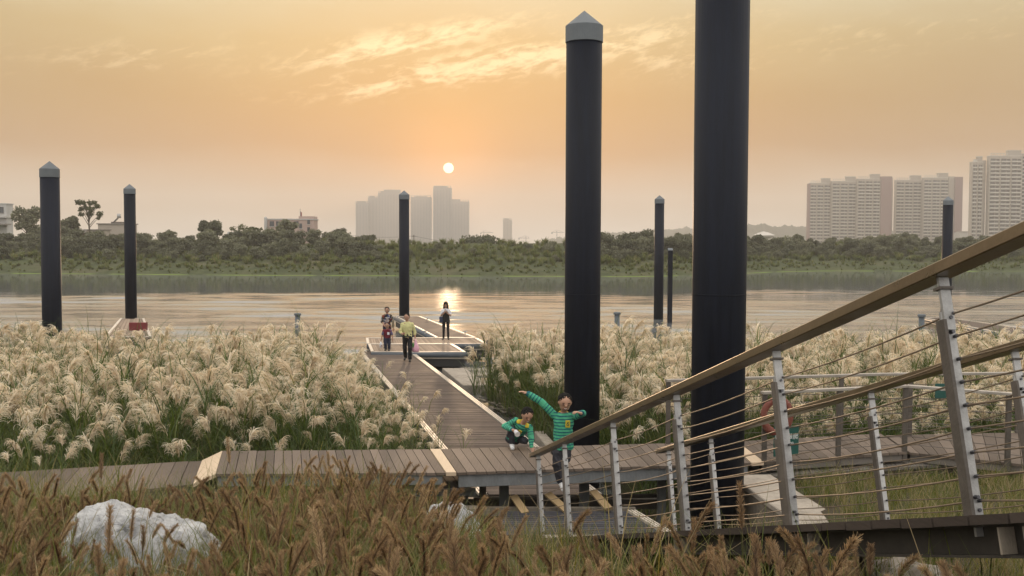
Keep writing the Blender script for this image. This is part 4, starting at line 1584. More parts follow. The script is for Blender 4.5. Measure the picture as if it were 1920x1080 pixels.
ph = (PP['wrL'] + PP['wrR']) / 2 + Vector((0, -.05, .11))
o = Geo().box(ph, (.07, .012, .14), (1, 0, 0), (0, .9, .4), (0, -.4, .9)).build('phone', M['phone'], bevel=.004)
tag(o, 'pale mobile phone held up by the woman in black overalls', 'phone')
hp = w2 + Vector((-.20, -.06, .86))
t = thing('hip_bag', 'navy bag hanging at the hip of the woman with the phone', 'bag', (hp.x, hp.y, hp.z - .14))
Geo().box(hp, (.16, .09, .27)).build('bag_body', M['blue_bag'], t, bevel=.03)
Geo().tube([hp + Vector((0, 0, .12)), hp + Vector((.04, -.06, .28)), PP['shR'] + Vector((-.06, -.12, .0))], .009, 6).build('strap', M['blue_bag'], t)


# the boy leaping down beside the railing
def boyJ(px0, py0, scale, pts, depth):
    return {k: ((x - px0) / scale, depth.get(k, 0.0), (py0 - y) / scale) for k, (x, y) in pts.items()}


jb = at(1053, 917, 13.72)
SCJ = FPX / 13.72
pts = dict(head=(1058, 751), neck=(1056, 771), shL=(1040, 777), shR=(1074, 778), elL=(1013, 752), wrL=(988, 736), elR=(1090, 771), wrR=(1086, 766),
           hipL=(1048, 829), hipR=(1063, 829), knL=(1044, 868), anL=(1052, 903), toL=(1056, 914), knR=(1060, 858), anR=(1040, 850), toR=(1032, 846))
dep = dict(head=-.06, neck=0, shL=0, shR=0, elL=.02, wrL=.05, elR=-.10, wrR=-.28, hipL=0, hipR=0, knL=-.03, anL=.02, toL=-.10, knR=-.02, anR=.24, toR=.30)
Jj = boyJ(1053, 917, SCJ, pts, dep)
Jj.update(_r=KID_R, _head=.113, _torso=T_KID, _hand=.13, _sole={'L': Vector((0, .3, -1)), 'R': Vector((-.2, .2, -1))})
pj, PJ = person('boy in green striped jersey leaping with arms spread beside the handrail', tuple(jb), 1.0, Jj,
                dict(top='jersey', sleeve=1.9, sleeve_grow=.016, hem=-.2, legs='trouser_grey', shoes='shoe_white', leg_grow=.022), voxel=.007,
                face=(.10, -1, -.22), face_up=(.06, 0, 1), smile=True, hands={'L': dict(d=(-1, 0, .35), palm=(0, .2, -1), curl=.35), 'R': dict(d=(-.75, -.3, .28), palm=(-.2, .2, -1), curl=.7, thumb=-1)})
def jersey_trim(P, t, front, badge, side=None):
    nk = P['neck']
    up = (P['neck'] - (P['hipL'] + P['hipR']) / 2).normalized()
    ax = (P['shR'] - P['shL']).normalized()
    fr = ax.cross(up).normalized()
    if fr.y > 0:
        fr = -fr
    ring = []
    for k in range(17):
        a = 2 * math.pi * k / 16
        ring.append(nk + ax * .066 * math.cos(a) + fr * (.062 * math.sin(a) + .012) + up * (-.018 - .030 * math.sin(a)))
    Geo().tube(ring, .011, 6).build('collar', M['yellow_patch'], t, True)
    bc_ = nk - up * badge[1] + ax * badge[0] + fr * .103
    Geo().box(bc_, (.062, .016, .094), ax, fr, up).build('badge', M['yellow_patch'], t, bevel=.004)
    # printed figure on the badge
    bo = bc_ + fr * .010 - up * .008
    rg = [bo + ax * .013 * math.cos(a) + up * .015 * math.sin(a) for a in np.linspace(0, 2 * math.pi, 13)]
    g = Geo().tube(rg, .0045, 5)
    g.tube([bo + ax * -.012 + up * .008, bo + ax * -.004 + up * .028, bo + ax * .014 + up * .034], .0045, 5)
    g.build('badge_figure', M['dark_green'], t, True)
    for sd in 'LR':
        g = Geo()
        c_ = lerp(nk, P['sh' + sd], .55) + up * .012 + fr * .01
        g.ell(c_, (.045, .050, .022), ax, fr, up, 12, 8)
        if side:
            g.build('shoulder_patch', M['yellow_patch'], t, True)
jersey_trim(PJ, pj, 1, (.052, .135))

# the crouching boy on the boardwalk
cbp = atz(961, 842, BW_Z)
cbp.z = BW_Z + .003
SCC = FPX / cbp.y
pts = dict(head=(988, 775), neck=(981, 791), shL=(966, 788), shR=(993, 801), elL=(946, 797), wrL=(962, 800), elR=(996, 820), wrR=(997, 835),
           hipL=(957, 824), hipR=(972, 826), knL=(959, 802), anL=(960, 833), toL=(961, 838), knR=(984, 826), anR=(970, 829), toR=(966, 830))
dep = dict(head=-.16, neck=-.06, shL=-.02, shR=-.04, elL=-.12, wrL=-.30, elR=-.10, wrR=-.16, hipL=.22, hipR=.22, knL=-.08, anL=.0, toL=-.12, knR=-.02, anR=.34, toR=.44)
Jc = boyJ(961, 842, SCC, pts, dep)
Jc.update(_r=KID_R, _head=.116, _torso=T_KID, _hand=.13)
pc, PC = person('crouching boy in green striped jersey holding a white cup on the boardwalk', tuple(cbp), 1.0, Jc,
                dict(top='jersey', sleeve=1.88, sleeve_grow=.014, hem=-.1, legs='trouser_grey', shoes='shoe_white', leg_grow=.012), voxel=.007,
                face=(.30, -1, -.60), face_up=(.25, -.3, 1), smile=True, hands={'L': dict(d=(.6, -.6, -.3), palm=(.5, .3, -.6), curl=1.1), 'R': dict(d=(.2, -.55, -.75), palm=(0, .6, -1), curl=.25)})
jersey_trim(PC, pc, 1, (.02, .13), side=True)
cp = PC['wrL'] + Vector((.055, -.085, -.03))
t = thing('white_cup', 'white paper cup in the hand of the crouching boy', 'cup', tuple(cp - Vector((0, 0, .05))))
ad = Vector((.25, -.85, -.25)).normalized()
g = Geo()
cone_pts = [cp - ad * .06, cp + ad * .045]
g.tube(cone_pts, [.030, .040], 20)
g.build('cup_wall', M['white_cloth'], t, True)
Geo().tube([cp + ad * .043, cp + ad * .052], [.044, .043], 20).build('lid', M['white'], t)


# ------------------------------------------------------------------ grasses
M['plume'] = mat_leaf('silvergrass_plume', [(.15, (.64, .54, .40)), (.5, (.78, .69, .54)), (.85, (.88, .82, .69))], .5, .8, (1.05, 1.0, .9), .05)
M['blade'] = mat_leaf('silvergrass_blade', [(.1, (.040, .066, .016)), (.45, (.075, .112, .026)), (.75, (.12, .15, .036)), (.90, (.20, .19, .06)), (.98, (.40, .35, .06))], .35, .45, (1.2, 1.25, .6), .35)
M['stem'] = mat_leaf('silvergrass_stem', [(.1, (.10, .10, .04)), (.9, (.20, .17, .08))], .1)
M['fox'] = mat_leaf('foxtail_bristle', [(.05, (.11, .072, .046)), (.4, (.26, .18, .108)), (.7, (.37, .275, .165)), (.95, (.56, .45, .29))], .40, .8, (1.15, 1.0, .75), .1)
M['fox_core'] = mat_leaf('foxtail_core', [(.1, (.085, .055, .035)), (.9, (.15, .10, .06))], .1, .8)
M['turf'] = mat_leaf('turf_blade', [(.1, (.045, .060, .012)), (.40, (.085, .108, .020)), (.70, (.14, .14, .035)), (.92, (.25, .19, .085))], .40, .5, (1.2, 1.3, .5), .3)
M['dry'] = mat_leaf('dry_blade', [(.1, (.16, .12, .06)), (.9, (.34, .27, .15))], .3, .7)


def unit(v):
    v = np.asarray(v, float)
    return v / max(1e-9, np.linalg.norm(v))


def arch(p0, az, tilt, L, droop, n=7, twist=0.0):
    """points of a blade leaving p0 at tilt from vertical and bending over"""
    pts = [np.array(p0, float)]
    a = tilt
    st = L / (n - 1)
    for i in range(n - 1):
        d = np.array([math.sin(a) * math.cos(az), math.sin(a) * math.sin(az), math.cos(a)])
        pts.append(pts[-1] + d * st)
        a += droop / (n - 1) * (.5 + 1.3 * i / (n - 1))
        az += twist / (n - 1)
    return np.array(pts)


def blade(S_, p0, az, tilt, L, droop, w, mi, n=7, twist=0.0):
    P = arch(p0, az, tilt, L, droop, n, twist)
    k = np.linspace(0, 1, n)
    ww = w * np.minimum(1, .5 + k * 3) * (1 - k ** 2.2) + .0006
    side = np.array([-math.sin(az), math.cos(az), .15 * random.uniform(-1, 1)])
    S_.blade(P, ww, unit(side), mi)
    return P


def silvergrass(seed, plume=True, lean=None):
    random.seed(seed)
    S_ = Strips()
    az = random.uniform(0, 6.28) if lean is None else lean
    H = random.uniform(1.35, 1.7)
    st = arch((0, 0, 0), az, random.uniform(.02, .16), H, random.uniform(.10, .35), 7)
    if plume:
        for sd in ((1, 0, 0), (0, 1, 0)):
            S_.blade(st, np.linspace(.009, .004, 7), np.array(sd, float), 2)
    for k in range(9 if plume else 12):
        h = random.uniform(.0, .75) if plume else random.uniform(0, .25)
        p = np.array([np.interp(h, np.linspace(0, 1, 7), st[:, i]) for i in range(3)])
        a = random.uniform(0, 6.28)
        blade(S_, p, a, random.uniform(.12, .55), random.uniform(.65, 1.25), random.uniform(.9, 2.3), random.uniform(.010, .019), 1, 7, random.uniform(-.5, .5))
    if plume:
        top = st[-1]
        back = st[-2]
        dirn = unit(top - back)
        nr = random.randint(56, 76)
        paz = az + random.uniform(-.4, .4)
        axis = arch(back, paz, random.uniform(.1, .3), random.uniform(.20, .32), random.uniform(.3, .8), 6)
        for k in range(nr):
            u = random.random() ** .8
            p = np.array([np.interp(u, np.linspace(0, 1, 6), axis[:, i]) for i in range(3)])
            a = paz + random.gauss(0, .55)
            L = random.uniform(.14, .34) * (1 - .25 * u)
            P = arch(p, a, random.uniform(.15, .7) + .2 * u, L, random.uniform(1.9, 3.1), 7, random.uniform(-.4, .4))
            kk = np.linspace(0, 1, 7)
            w = .0150 * np.minimum(1, .35 + 2.5 * kk) * (1 - .75 * kk ** 2)
            sd = unit(np.array([-math.sin(a), math.cos(a), 0]) + np.random.default_rng(seed * 99 + k).normal(0, .5, 3))
            S_.blade(P, w, sd, 0)
    return S_.mesh('silvergrass', [M['plume'], M['blade'], M['stem']])


sg_variants = [silvergrass(100 + i) for i in range(12)] + [silvergrass(200 + i, False) for i in range(5)]

back_edge = [S['L'][0], S['L'][1], S['M'][0], S['M'][1], S['R'][0], S['R'][1], S['B'][0], S['B'][1], S['C'][0], S['C'][1]]
bex = np.array([p.x for p in back_edge])
bey = np.array([p.y for p in back_edge])


def field(n, x0, x1, y0, y1, cond):
    x = rng.uniform(x0, x1, n)
    y = rng.uniform(y0, y1, n)
    k = cond(x, y)
    return x[k], y[k]


def not_pile(x, y):
    k = np.ones(len(x), bool)
    for (_, _, b, d, _) in PILES:
        k &= (x - b[0]) ** 2 + (y - b[1]) ** 2 > (d / 2 + .12) ** 2
    return k


def far_lim(x):
    base = 32.2 + 1.1 * wob(x, x * .3, .6, 4) + .5 * wob(x, x, 2.0, 1)
    base = base - 2.6 * np.exp(-((x + 11.2) / 1.1) ** 2)
    # the bed thins out where it meets the gangway
    return np.where(x < -1.5, np.minimum(base, 28.3 + 2.0 * np.clip(-3.0 - x, 0, 9)), base)


def left_ok(x, y):
    return (y > np.interp(x, bex, bey) + .25) & (y < far_lim(x)) & (x < gang_l(y) - .42) & not_pile(x, y)


def right_ok(x, y):
    return (y > np.interp(x, bex, bey) + .28) & (y < far_lim(x) + .8) & (x > gang_r(y) + .95 + .2 * np.sin(y * 3)) & not_pile(x, y)


def reed_bed(name, label, n, x0, x1, ok):
    x, y = field(n, x0, x1, 14, 36, ok)
    nn = len(x)
    keep = (wob(x, y, 1.4, 9) + .6 * rng.random(nn)) > -.35
    x, y = x[keep], y[keep]
    nn = len(x)
    plume = rng.random(nn) < np.where(y < np.interp(x, bex, bey) + 1.3, .20, .52)
    idx = np.where(plume, rng.integers(0, 12, nn), rng.integers(12, 17, nn))
    rot = np.stack([rng.normal(0, .07, nn), rng.normal(0, .07, nn), rng.uniform(0, 6.28, nn)], 1)
    scl = np.clip(rng.normal(1.10, .17, nn), .6, 1.5) * np.where(plume, 1.0, 1.05) * (1 + .10 * wob(x, y, .8, 6))
    front = sstep(0, 2.5, y - np.interp(x, bex, bey))
    scl *= .72 + .28 * front
    edge = np.where(x < gang_l(y), gang_l(y) - x, 9.0)
    scl *= .58 + .42 * sstep(.3, 2.4, edge)
    P = np.stack([x, y, np.maximum(ground_z(x, y), -.7) - .03], 1)
    return scatter(name, sg_variants, P, rot, scl, idx, label, 'tall grass')


reed_bed('silvergrass', 'dense bed of pale plumed silvergrass between the boardwalk and the river, beside the gangway and the pile float', 9000, -21, 0, left_ok)
reed_bed('silvergrass', 'dense bed of pale plumed silvergrass behind the tall piles and the lifebuoy railing', 13500, -2.5, 24, right_ok)

# single stalks that stand out: leaning over the gangway edge and over the low boardwalk
random.seed(5)
def stalk(x, y, z, rz, sc, vi, label, group, tilt=0.0):
    o = link('silvergrass_stalk', sg_variants[vi], loc=(x, y, z))
    o.rotation_euler = (tilt * math.sin(rz), tilt * math.cos(rz), rz)
    o.scale = (sc,) * 3
    tag(o, label, 'tall grass', group)
for k in range(7):
    y = 18.3 + k * 1.3 + random.uniform(-.2, .2)
    x = gang_l(y) - random.uniform(.1, .3)
    stalk(x, y, float(ground_z(x - .4, y)), random.uniform(-.8, .8), random.uniform(.62, .82), k % 12,
          'pale plumed stalk at the silvergrass edge leaning over the gangway', 'stalks leaning over the gangway', .16)
for k, (px, py) in enumerate(((70, 925), (85, 905), (100, 935), (25, 930), (108, 915))):
    p = atz(px, py, .5)
    stalk(p.x, p.y, .2, random.uniform(0, 6), random.uniform(.5, .68), (k * 5) % 12,
          'short feathery plume growing in front of the low boardwalk', 'plumes before the low boardwalk', .1)


# foxtail fountain grass of the near bank
def foxtail(seed, leaves=8):
    random.seed(seed)
    S_ = Strips()
    az = random.uniform(0, 6.28)
    H = random.uniform(.55, .75)
    droop = random.uniform(.2, .75)
    st = arch((0, 0, 0), az, random.uniform(.03, .2), H, droop, 7)
    for sd in ((1, 0, 0), (0, 1, 0)):
        S_.blade(st, np.linspace(.004, .0025, 7), np.array(sd, float), 2)
    hd = unit(st[-1] - st[-2])
    a0 = math.atan2(hd[1], hd[0])
    ti = math.acos(max(-1, min(1, hd[2])))
    ax = arch(st[-1], a0, ti, random.uniform(.10, .20), random.uniform(.1, 1.3) * random.random() + .1, 8)
    n = 8
    for sd in range(3):
        ang = sd * math.pi / 3
        S_.blade(ax, .011 * np.sqrt(np.clip(np.sin(np.linspace(.25, 3.0, n)), .05, 1)), np.array([math.cos(ang), math.sin(ang), 0.]), 1)
    nb = 420
    r2 = np.random.default_rng(int(seed * 10))
    u = r2.random(nb)
    C = np.stack([np.interp(u, np.linspace(0, 1, n), ax[:, i]) for i in range(3)], 1)
    T = np.stack([np.interp(u, np.linspace(0, 1, n - 1), np.diff(ax[:, i])) for i in range(3)], 1)
    T /= np.linalg.norm(T, axis=1)[:, None]
    Rv = r2.normal(0, 1, (nb, 3))
    Rv -= (Rv * T).sum(1)[:, None] * T
    Rv /= np.linalg.norm(Rv, axis=1)[:, None]
    D = T * .85 + Rv * (.55 + .25 * r2.random((nb, 1)))
    D /= np.linalg.norm(D, axis=1)[:, None]
    L = (.020 + .016 * r2.random((nb, 1))) * (1 - .45 * np.abs(u[:, None] - .45))
    Sd = np.cross(D, r2.normal(0, 1, (nb, 3)))
    Sd /= np.linalg.norm(Sd, axis=1)[:, None]
    S_.quads(C + D * L * .5, D * L * .5, Sd * .00065, 0)
    for k in range(leaves):
        blade(S_, (random.uniform(-.05, .05), random.uniform(-.05, .05), 0), random.uniform(0, 6.28), random.uniform(.05, .45), random.uniform(.5, .95),
              random.uniform(.5, 1.7), random.uniform(.004, .0075), 3 if random.random() < .8 else 4, 6)
    return S_.mesh('foxtail', [M['fox'], M['fox_core'], M['stem'], M['turf'], M['dry']])


fx_variants = [foxtail(300 + i) for i in range(14)]


def tuft(seed, n=26, h=.35, mats=('turf', 'dry'), dry=.12, wd=.005):
    random.seed(seed)
    S_ = Strips()
    for k in range(n):
        blade(S_, (random.gauss(0, .07), random.gauss(0, .07), 0), random.uniform(0, 6.28), random.uniform(.05, .6), h * random.uniform(.5, 1.2), random.uniform(.3, 1.8), wd, 1 if random.random() < dry else 0, 5)
    return S_.mesh('tuft', [M[m_] for m_ in mats])


tuft_variants = [tuft(400 + i, dry=.15 + .22 * (i % 3)) for i in range(6)]
long_tufts = [tuft(430 + i, 34, .75, dry=.12, wd=.006) for i in range(4)]


def fox_ok(x, y):
    px = 960 + FPX * x / y
    lim = np.interp(px, [-400, 380, 560, 640, 770, 860, 930, 1000, 1300, 1500, 1660, 2000], [8.6, 9.0, 10.8, 12.0, 10.6, 7.2, 6.0, 5.9, 5.8, 5.6, 4.6, 4.2])
    k = (y < lim + .3 * wob(x, y, 2.2, 3)) & (y > 2.9) & (np.abs(x) < .62 * y + 1.0)
    # keep clear of the boulder and the ramp
    k &= ((x - bc.x) / .56) ** 2 + ((y - 7.55) / .40) ** 2 > 1
    rampx = .44 - .1817 * (y - 12.98)
    k &= x < rampx - .10
    return k


x, y = field(12000, -9, 3, 2.6, 13, fox_ok)
dens = .5 + .5 * wob(x, y, 1.2, 7) + .25 * rng.random(len(x))
# thinner in front of the boulder so that it shows
thin = (np.abs(x - bc.x * y / 7.5) < .75 * y / 7.5) & (y > 4.6) & (y < 7.6)
keep = (dens > .22) & (~thin | (rng.random(len(x)) < .48))
x, y = x[keep], y[keep]
nn = len(x)
scl = np.clip(rng.normal(.93, .14, nn), .55, 1.3)
scl = np.where((np.abs(x - bc.x * y / 7.5) < .75 * y / 7.5) & (y > 4.6) & (y < 7.6), scl * .92, scl)
P = np.stack([x, y, ground_z(x, y) - .02], 1)
rot = np.stack([rng.normal(0, .1, nn), rng.normal(0, .1, nn), rng.uniform(0, 6.28, nn)], 1)
scatter('foxtail_grass', fx_variants, P, rot, scl, rng.integers(0, 14, nn), 'brown foxtail fountain grass covering the near bank around the white boulder', 'grass')

random.seed(8)
for k in range(34):
    px = 40 + k * 53 + random.uniform(-20, 20)
    Y = random.uniform(3.6, 4.6) if px < 1500 else random.uniform(3.4, 4.0)
    p = at(px, 1000, Y)
    if p.x > .44 - .1817 * (Y - 12.98) - .25:
        continue
    o = link('foxtail_stalk', fx_variants[k % 14], loc=(p.x, Y, float(ground_z(p.x, Y))))
    o.rotation_euler = (random.gauss(0, .08), random.gauss(0, .08), random.uniform(0, 6.28))
    o.scale = (random.uniform(.95, 1.2),) * 3
    tag(o, 'single bristly foxtail head rising above the brown grass of the near bank', 'grass', 'bristly foxtail stalks on the near bank')

# turf: under the foxtails, right bank, edges of the reed beds
x, y = field(5200, -9.5, 9.5, 2.6, 16.5, lambda x, y: (np.abs(x) < .62 * y + 1) & (y < np.interp(x, bex, bey) - 1.9))
pit_k = ~((x > -.7) & (x < 4.0) & (y > 11.6)) & (((x - bc.x) / .6) ** 2 + ((y - 7.55) / .45) ** 2 > 1)
rampx = .44 - .1817 * (y - 12.98)
under = (x > rampx - .05) & (x < rampx + 1.9)
pit_k &= ~(under & (rng.random(len(x)) < .55))
x, y = x[pit_k], y[pit_k]
nn = len(x)
P = np.stack([x, y, ground_z(x, y) - .015], 1)
rot = np.stack([rng.normal(0, .1, nn), rng.normal(0, .1, nn), rng.uniform(0, 6.28, nn)], 1)
lefty = x < .44 - .1817 * (y - 12.98)
ppx = 960 + FPX * x / y
idx = np.where(lefty & (y < np.interp(ppx, [700, 800, 930], [12.5, 9, 6])), rng.integers(6, 10, nn), rng.integers(0, 6, nn))
scatter('turf_grass', tuft_variants + long_tufts, P, rot, np.clip(rng.normal(.95, .25, nn), .4, 1.6), idx, 'green turf tufts on the bank below the ramp and under the foxtails', 'grass')


# ------------------------------------------------------------------ far bank: shrubs, trees
M['far_leaf'] = mat_leaf('far_shrub_leaf', [(.1, (.07, .076, .05)), (.5, (.135, .138, .092)), (.9, (.22, .22, .15))], .25, .6, (1.1, 1.2, .7), .25)
M['far_leaf2'] = mat_leaf('far_tree_leaf', [(.1, (.055, .065, .024)), (.5, (.09, .105, .04)), (.9, (.14, .15, .065))], .35, .6, (1.1, 1.2, .7), .25)
M['far_grass'] = mat_leaf('far_bank_blade', [(.1, (.09, .11, .045)), (.5, (.13, .15, .06)), (.9, (.19, .20, .09))], .4, .7, (1.1, 1.2, .7), .1)
M['bark'] = mat_plain('bark', (.085, .065, .045), .9, 0, .3, 6, .5)


def crown_mesh(seed, blobs, n, leaf, mat, aspect=.75):
    """leaf-sized faces spread through lumpy volumes, denser near their skins"""
    r2 = np.random.default_rng(int(seed * 10))
    S_ = Strips()
    wts = np.array([b[3] ** 2 for b in blobs])
    wts = wts / wts.sum()
    for b, w in zip(blobs, wts):
        k = max(20, int(n * w))
        D = r2.normal(0, 1, (k, 3))
        D /= np.linalg.norm(D, axis=1)[:, None]
        rad = b[3] * (r2.random((k, 1)) ** .35) * (1 + .22 * np.sin(D[:, :1] * 5 + seed) * np.cos(D[:, 1:2] * 6 + b[0]))
        C = np.array(b[:3]) + D * rad * np.array([1, 1, aspect])
        A = r2.normal(0, 1, (k, 3))
        A /= np.linalg.norm(A, axis=1)[:, None]
        Bv = np.cross(A, r2.normal(0, 1, (k, 3)))
        Bv /= np.linalg.norm(Bv, axis=1)[:, None]
        s_ = leaf * r2.uniform(.6, 1.4, (k, 1))
        S_.quads(C, A * s_ * .5, Bv * s_ * .32)
    return S_.mesh('crown', [mat])


def bush_blobs(seed, w, h):
    random.seed(seed)
    bl = [(0, 0, h * .40, w * .42)]
    for k in range(9):
        a = random.uniform(0, 6.28)
        rr = w * random.uniform(.15, .42)
        bl.append((rr * math.cos(a), rr * math.sin(a), h * random.uniform(.2, .82), w * random.uniform(.15, .27)))
    return bl


bush_variants = [crown_mesh(500 + i, bush_blobs(500 + i, 4.4, 3.4 + .3 * i), 3600, .24, M['far_leaf']) for i in range(6)]
xs_, ys_, sc_ = [], [], []
random.seed(21)
for row, (d0, sp, s0) in enumerate(((15, 2.4, .50), (19, 2.5, .68), (24, 2.8, .76), (30, 3.2, .60))):
    xx = -112.0
    while xx < 132:
        xx += sp * random.uniform(.55, 1.45)
        bx = xx
        by = float(bank_y(bx)) + d0 + random.uniform(-2, 2)
        pxx = 960 + FPX * bx / by
        s_ = s0 * random.uniform(.75, 1.25)
        if 690 < pxx < 1065:          # open levee slope behind the central pile
            if random.random() < .55 or row == 3:
                continue
            s_ *= .62 if row > 0 else .7
        xs_.append(bx); ys_.append(by); sc_.append(s_)
x, y, scl = np.array(xs_), np.array(ys_), np.array(sc_)
nn = len(x)
P = np.stack([x, y, ground_z(x, y) - .3], 1)
rot = np.stack([np.zeros(nn), np.zeros(nn), rng.uniform(0, 6.28, nn)], 1)
scatter('far_shrubbery', bush_variants, P, rot, scl, rng.integers(0, 6, nn), 'dark hazy belt of shrubs along the far river bank', 'shrubs')
# rank grass on the far slope
far_tufts = [tuft(600 + i, 70, .9, ('far_grass', 'dry'), .08, .07) for i in range(4)]
x = rng.uniform(-110, 132, 4200)
y = bank_y(x) + rng.uniform(.8, 32, 4200)
nn = len(x)
P = np.stack([x, y, ground_z(x, y) - .08], 1)
rot = np.stack([np.zeros(nn), np.zeros(nn), rng.uniform(0, 6.28, nn)], 1)
sc2 = rng.uniform(.4, 1.0, nn) * (.5 + .5 * sstep(0, 6, y - bank_y(x)))
sc2 = sc2 * np.where(y - bank_y(x) < 10, 1.0, 1.6)
scatter('far_bank_grass', far_tufts, P, rot, sc2, rng.integers(0, 4, nn), 'rank green grass on the slope of the far bank', 'grass')


def far_tree(label, px, ytop, wpx, Y, kind, seed, ybase=470, group=None):
    top = at(px, ytop, Y)
    gz = float(ground_z(top.x, Y)) - .3
    H = top.z - gz
    w = wpx / FPX * Y
    t = thing('tree', label, 'tree', (top.x, Y, gz), group)
    random.seed(seed)
    bl = []
    g = Geo()
    if kind == 'round':
        for k in range(16):
            a = random.uniform(0, 6.28)
            rr = w * .36 * math.sqrt(random.random())
            bl.append((rr * math.cos(a), rr * math.sin(a), H * random.uniform(.35, .86), w * random.uniform(.12, .22)))
        n, lf = 3000, .32
    elif kind == 'umbrella':
        for k in range(15):
            a = random.uniform(0, 6.28)
            rr = w * .45 * random.uniform(.2, 1)
            bl.append((rr * math.cos(a), rr * math.sin(a), H * random.choice((.62, .70, .8, .88, .95)) - .1 * rr, w * random.uniform(.07, .14)))
        n, lf = 1300, .26
    else:
        for k in range(16):
            a = random.uniform(0, 6.28)
            rr = w * .42 * math.sqrt(random.random())
            bl.append((rr * math.cos(a), rr * math.sin(a), H * random.uniform(.35, .92), w * random.uniform(.09, .16)))
        n, lf = 900, .22
    g.tube([(0, 0, 0), (w * .02, 0, H * .3), (-w * .015, .05, H * .55), (.02 * w, 0, H * .85)], [H * .022, H * .017, H * .013, H * .005], 8)
    for b in bl:
        z0 = max(H * .25, b[2] * .62)
        g.tube([(0, 0, z0), (b[0] * .5, b[1] * .5, (z0 + b[2]) / 2 + .1), (b[0], b[1], b[2])], [H * .009, H * .006, H * .003], 5)
    tr = link('trunk', g.mesh('trunk', True), M['bark'], t)
    cr = link('crown', crown_mesh(seed, bl, n, lf, M['far_leaf' if kind == 'round' else 'far_leaf2']), None, t)
    for o in (tr, cr):
        o.matrix_parent_inverse = Matrix.Identity(4)


for a in (('dense round tree beside the white house on the far bank', 48, 381, 66, 196, 'round', 1),
          ('tall thin tree with layered umbrella crown on the far bank', 166, 374, 50, 188, 'umbrella', 2),
          ('leafy tree below the tall umbrella crowned tree', 134, 402, 44, 190, 'round', 3),
          ('rounded tree topping the shrubs beside the pale billboard', 392, 413, 56, 188, 'round', 4),
          ('thin half bare tree between the billboard and the pink building', 450, 421, 42, 195, 'bare', 5),
          ('sparse tree just behind the billboard', 478, 422, 30, 194, 'bare', 6),
          ('tree growing in front of the pink building', 538, 407, 46, 200, 'round', 7),
          ('bushy tree on the levee between pink building and hazy towers', 630, 437, 62, 186, 'round', 8),
          ('dark compact tree on the levee left of the hazy towers'.replace('left of', 'below'), 689, 440, 40, 186, 'round', 9),
          ('low spreading tree on the levee below the single hazy tower', 905, 449, 90, 190, 'round', 10),
          ('bushy tree beside the tall pile below the wooded hill', 1160, 443, 70, 205, 'round', 11),
          ('tree rising in front of the broad apartment block', 1690, 442, 70, 225, 'round', 12),
          ('tree rising in front of the apartment block gap', 1640, 446, 60, 222, 'round', 13),
          ('tree rising beside the water tower', 1480, 448, 66, 224, 'round', 14)):
    far_tree(*a)


# ------------------------------------------------------------------ far buildings
M['far_pink'] = mat_plain('pink_render', (.42, .31, .27), .85, 0, .08, .6, .1)
M['far_white'] = mat_plain('grey_white_render', (.45, .44, .42), .85, 0, .1, .6, .1)
M['far_roof'] = mat_plain('grey_roof', (.22, .20, .18), .85, 0, .15, .8, .2)
M['brick'] = mat_plain('red_brown_brick', (.22, .12, .085), .85, 0, .2, 1.5, .2)
M['glass'] = mat_plain('window_glass', (.05, .055, .06), .12, 0, .3, .4, 0)
M['apt_wall'] = mat_plain('cream_apartment', (.36, .315, .265), .85, 0, .05, .15, .05)
M['apt_slab'] = mat_plain('pale_balcony', (.50, .47, .42), .8, 0, .05, .15, .05)
M['apt_mauve'] = mat_plain('mauve_end_wall', (.24, .15, .14), .85, 0, .06, .15, .05)
M['apt_glass'] = mat_plain('apartment_glazing', (.035, .032, .032), .25, 0, .5, .35, 0)
M['tower'] = mat_plain('hazy_tower_wall', (.26, .22, .20), .85, 0, .06, .05, .05)
M['tower_dk'] = mat_plain('hazy_tower_glazing', (.10, .09, .09), .5, 0, .2, .1, .05)
M['bill'] = mat_plain('billboard_white', (.62, .62, .60), .7, 0, .05, 1, .05)
M['billgreen'] = mat_plain('billboard_green', (.06, .22, .06), .7, 0, .1, 1, .05)


def X_at(px, Y):
    return at(px, 455, Y).x


def Z_at(py, Y, px=960):
    return at(px, py, Y).z


# pink block
Y = 232
t = thing('pink_building', 'small flat roofed pink building with a flagpole on the far bank', 'building', (X_at(540, Y), Y + 6, 2.4))
x0, x1, x2 = X_at(498, Y), X_at(588, Y), X_at(560, Y)
zt, zt2 = Z_at(413, Y), Z_at(407, Y)
Geo().box(((x0 + x1) / 2, Y + 2.5, (zt + 2) / 2), (x1 - x0, 5, zt - 2)).build('wall', M['far_pink'], t)
Geo().box(((x2 + x1) / 2, Y + 2.4, (zt + zt2) / 2 + .02), (x1 - x2, 4.5, zt2 - zt)).build('roof_house', M['far_pink'], t)
Geo().box(((x0 + x1) / 2, Y + 2.5, zt + .05), (x1 - x0 + .3, 5.3, .25)).build('parapet', M['far_white'], t)
Geo().lathe([(.35, 3), (.35, zt + .4), (.1, zt + .6)], (x0 + .1, Y - .2, 0), 12).build('corner_column', M['far_white'], t)
for (pxa, pya, w_) in ((510, 421, 8), (522, 421, 8), (556, 421, 8), (564, 425, 5), (579, 417, 5), (579, 432, 5), (510, 436, 8), (564, 439, 5)):
    cx, cz = X_at(pxa, Y), Z_at(pya, Y)
    wn = Geo().box((cx, Y - .02, cz), (w_ / FPX * Y, .10, 1.1)).build('window', M['glass'], t)
    Geo().box((cx, Y - .09, cz - .6), (w_ / FPX * Y + .25, .14, .1)).build('sill', M['far_white'], wn)
g = Geo()
g.tube([(X_at(558, Y), Y + 3, zt), (X_at(558, Y), Y + 3, Z_at(392, Y))], .07, 6)
fp = g.build('flagpole', M['steel'], t)
zf = Z_at(396, Y)
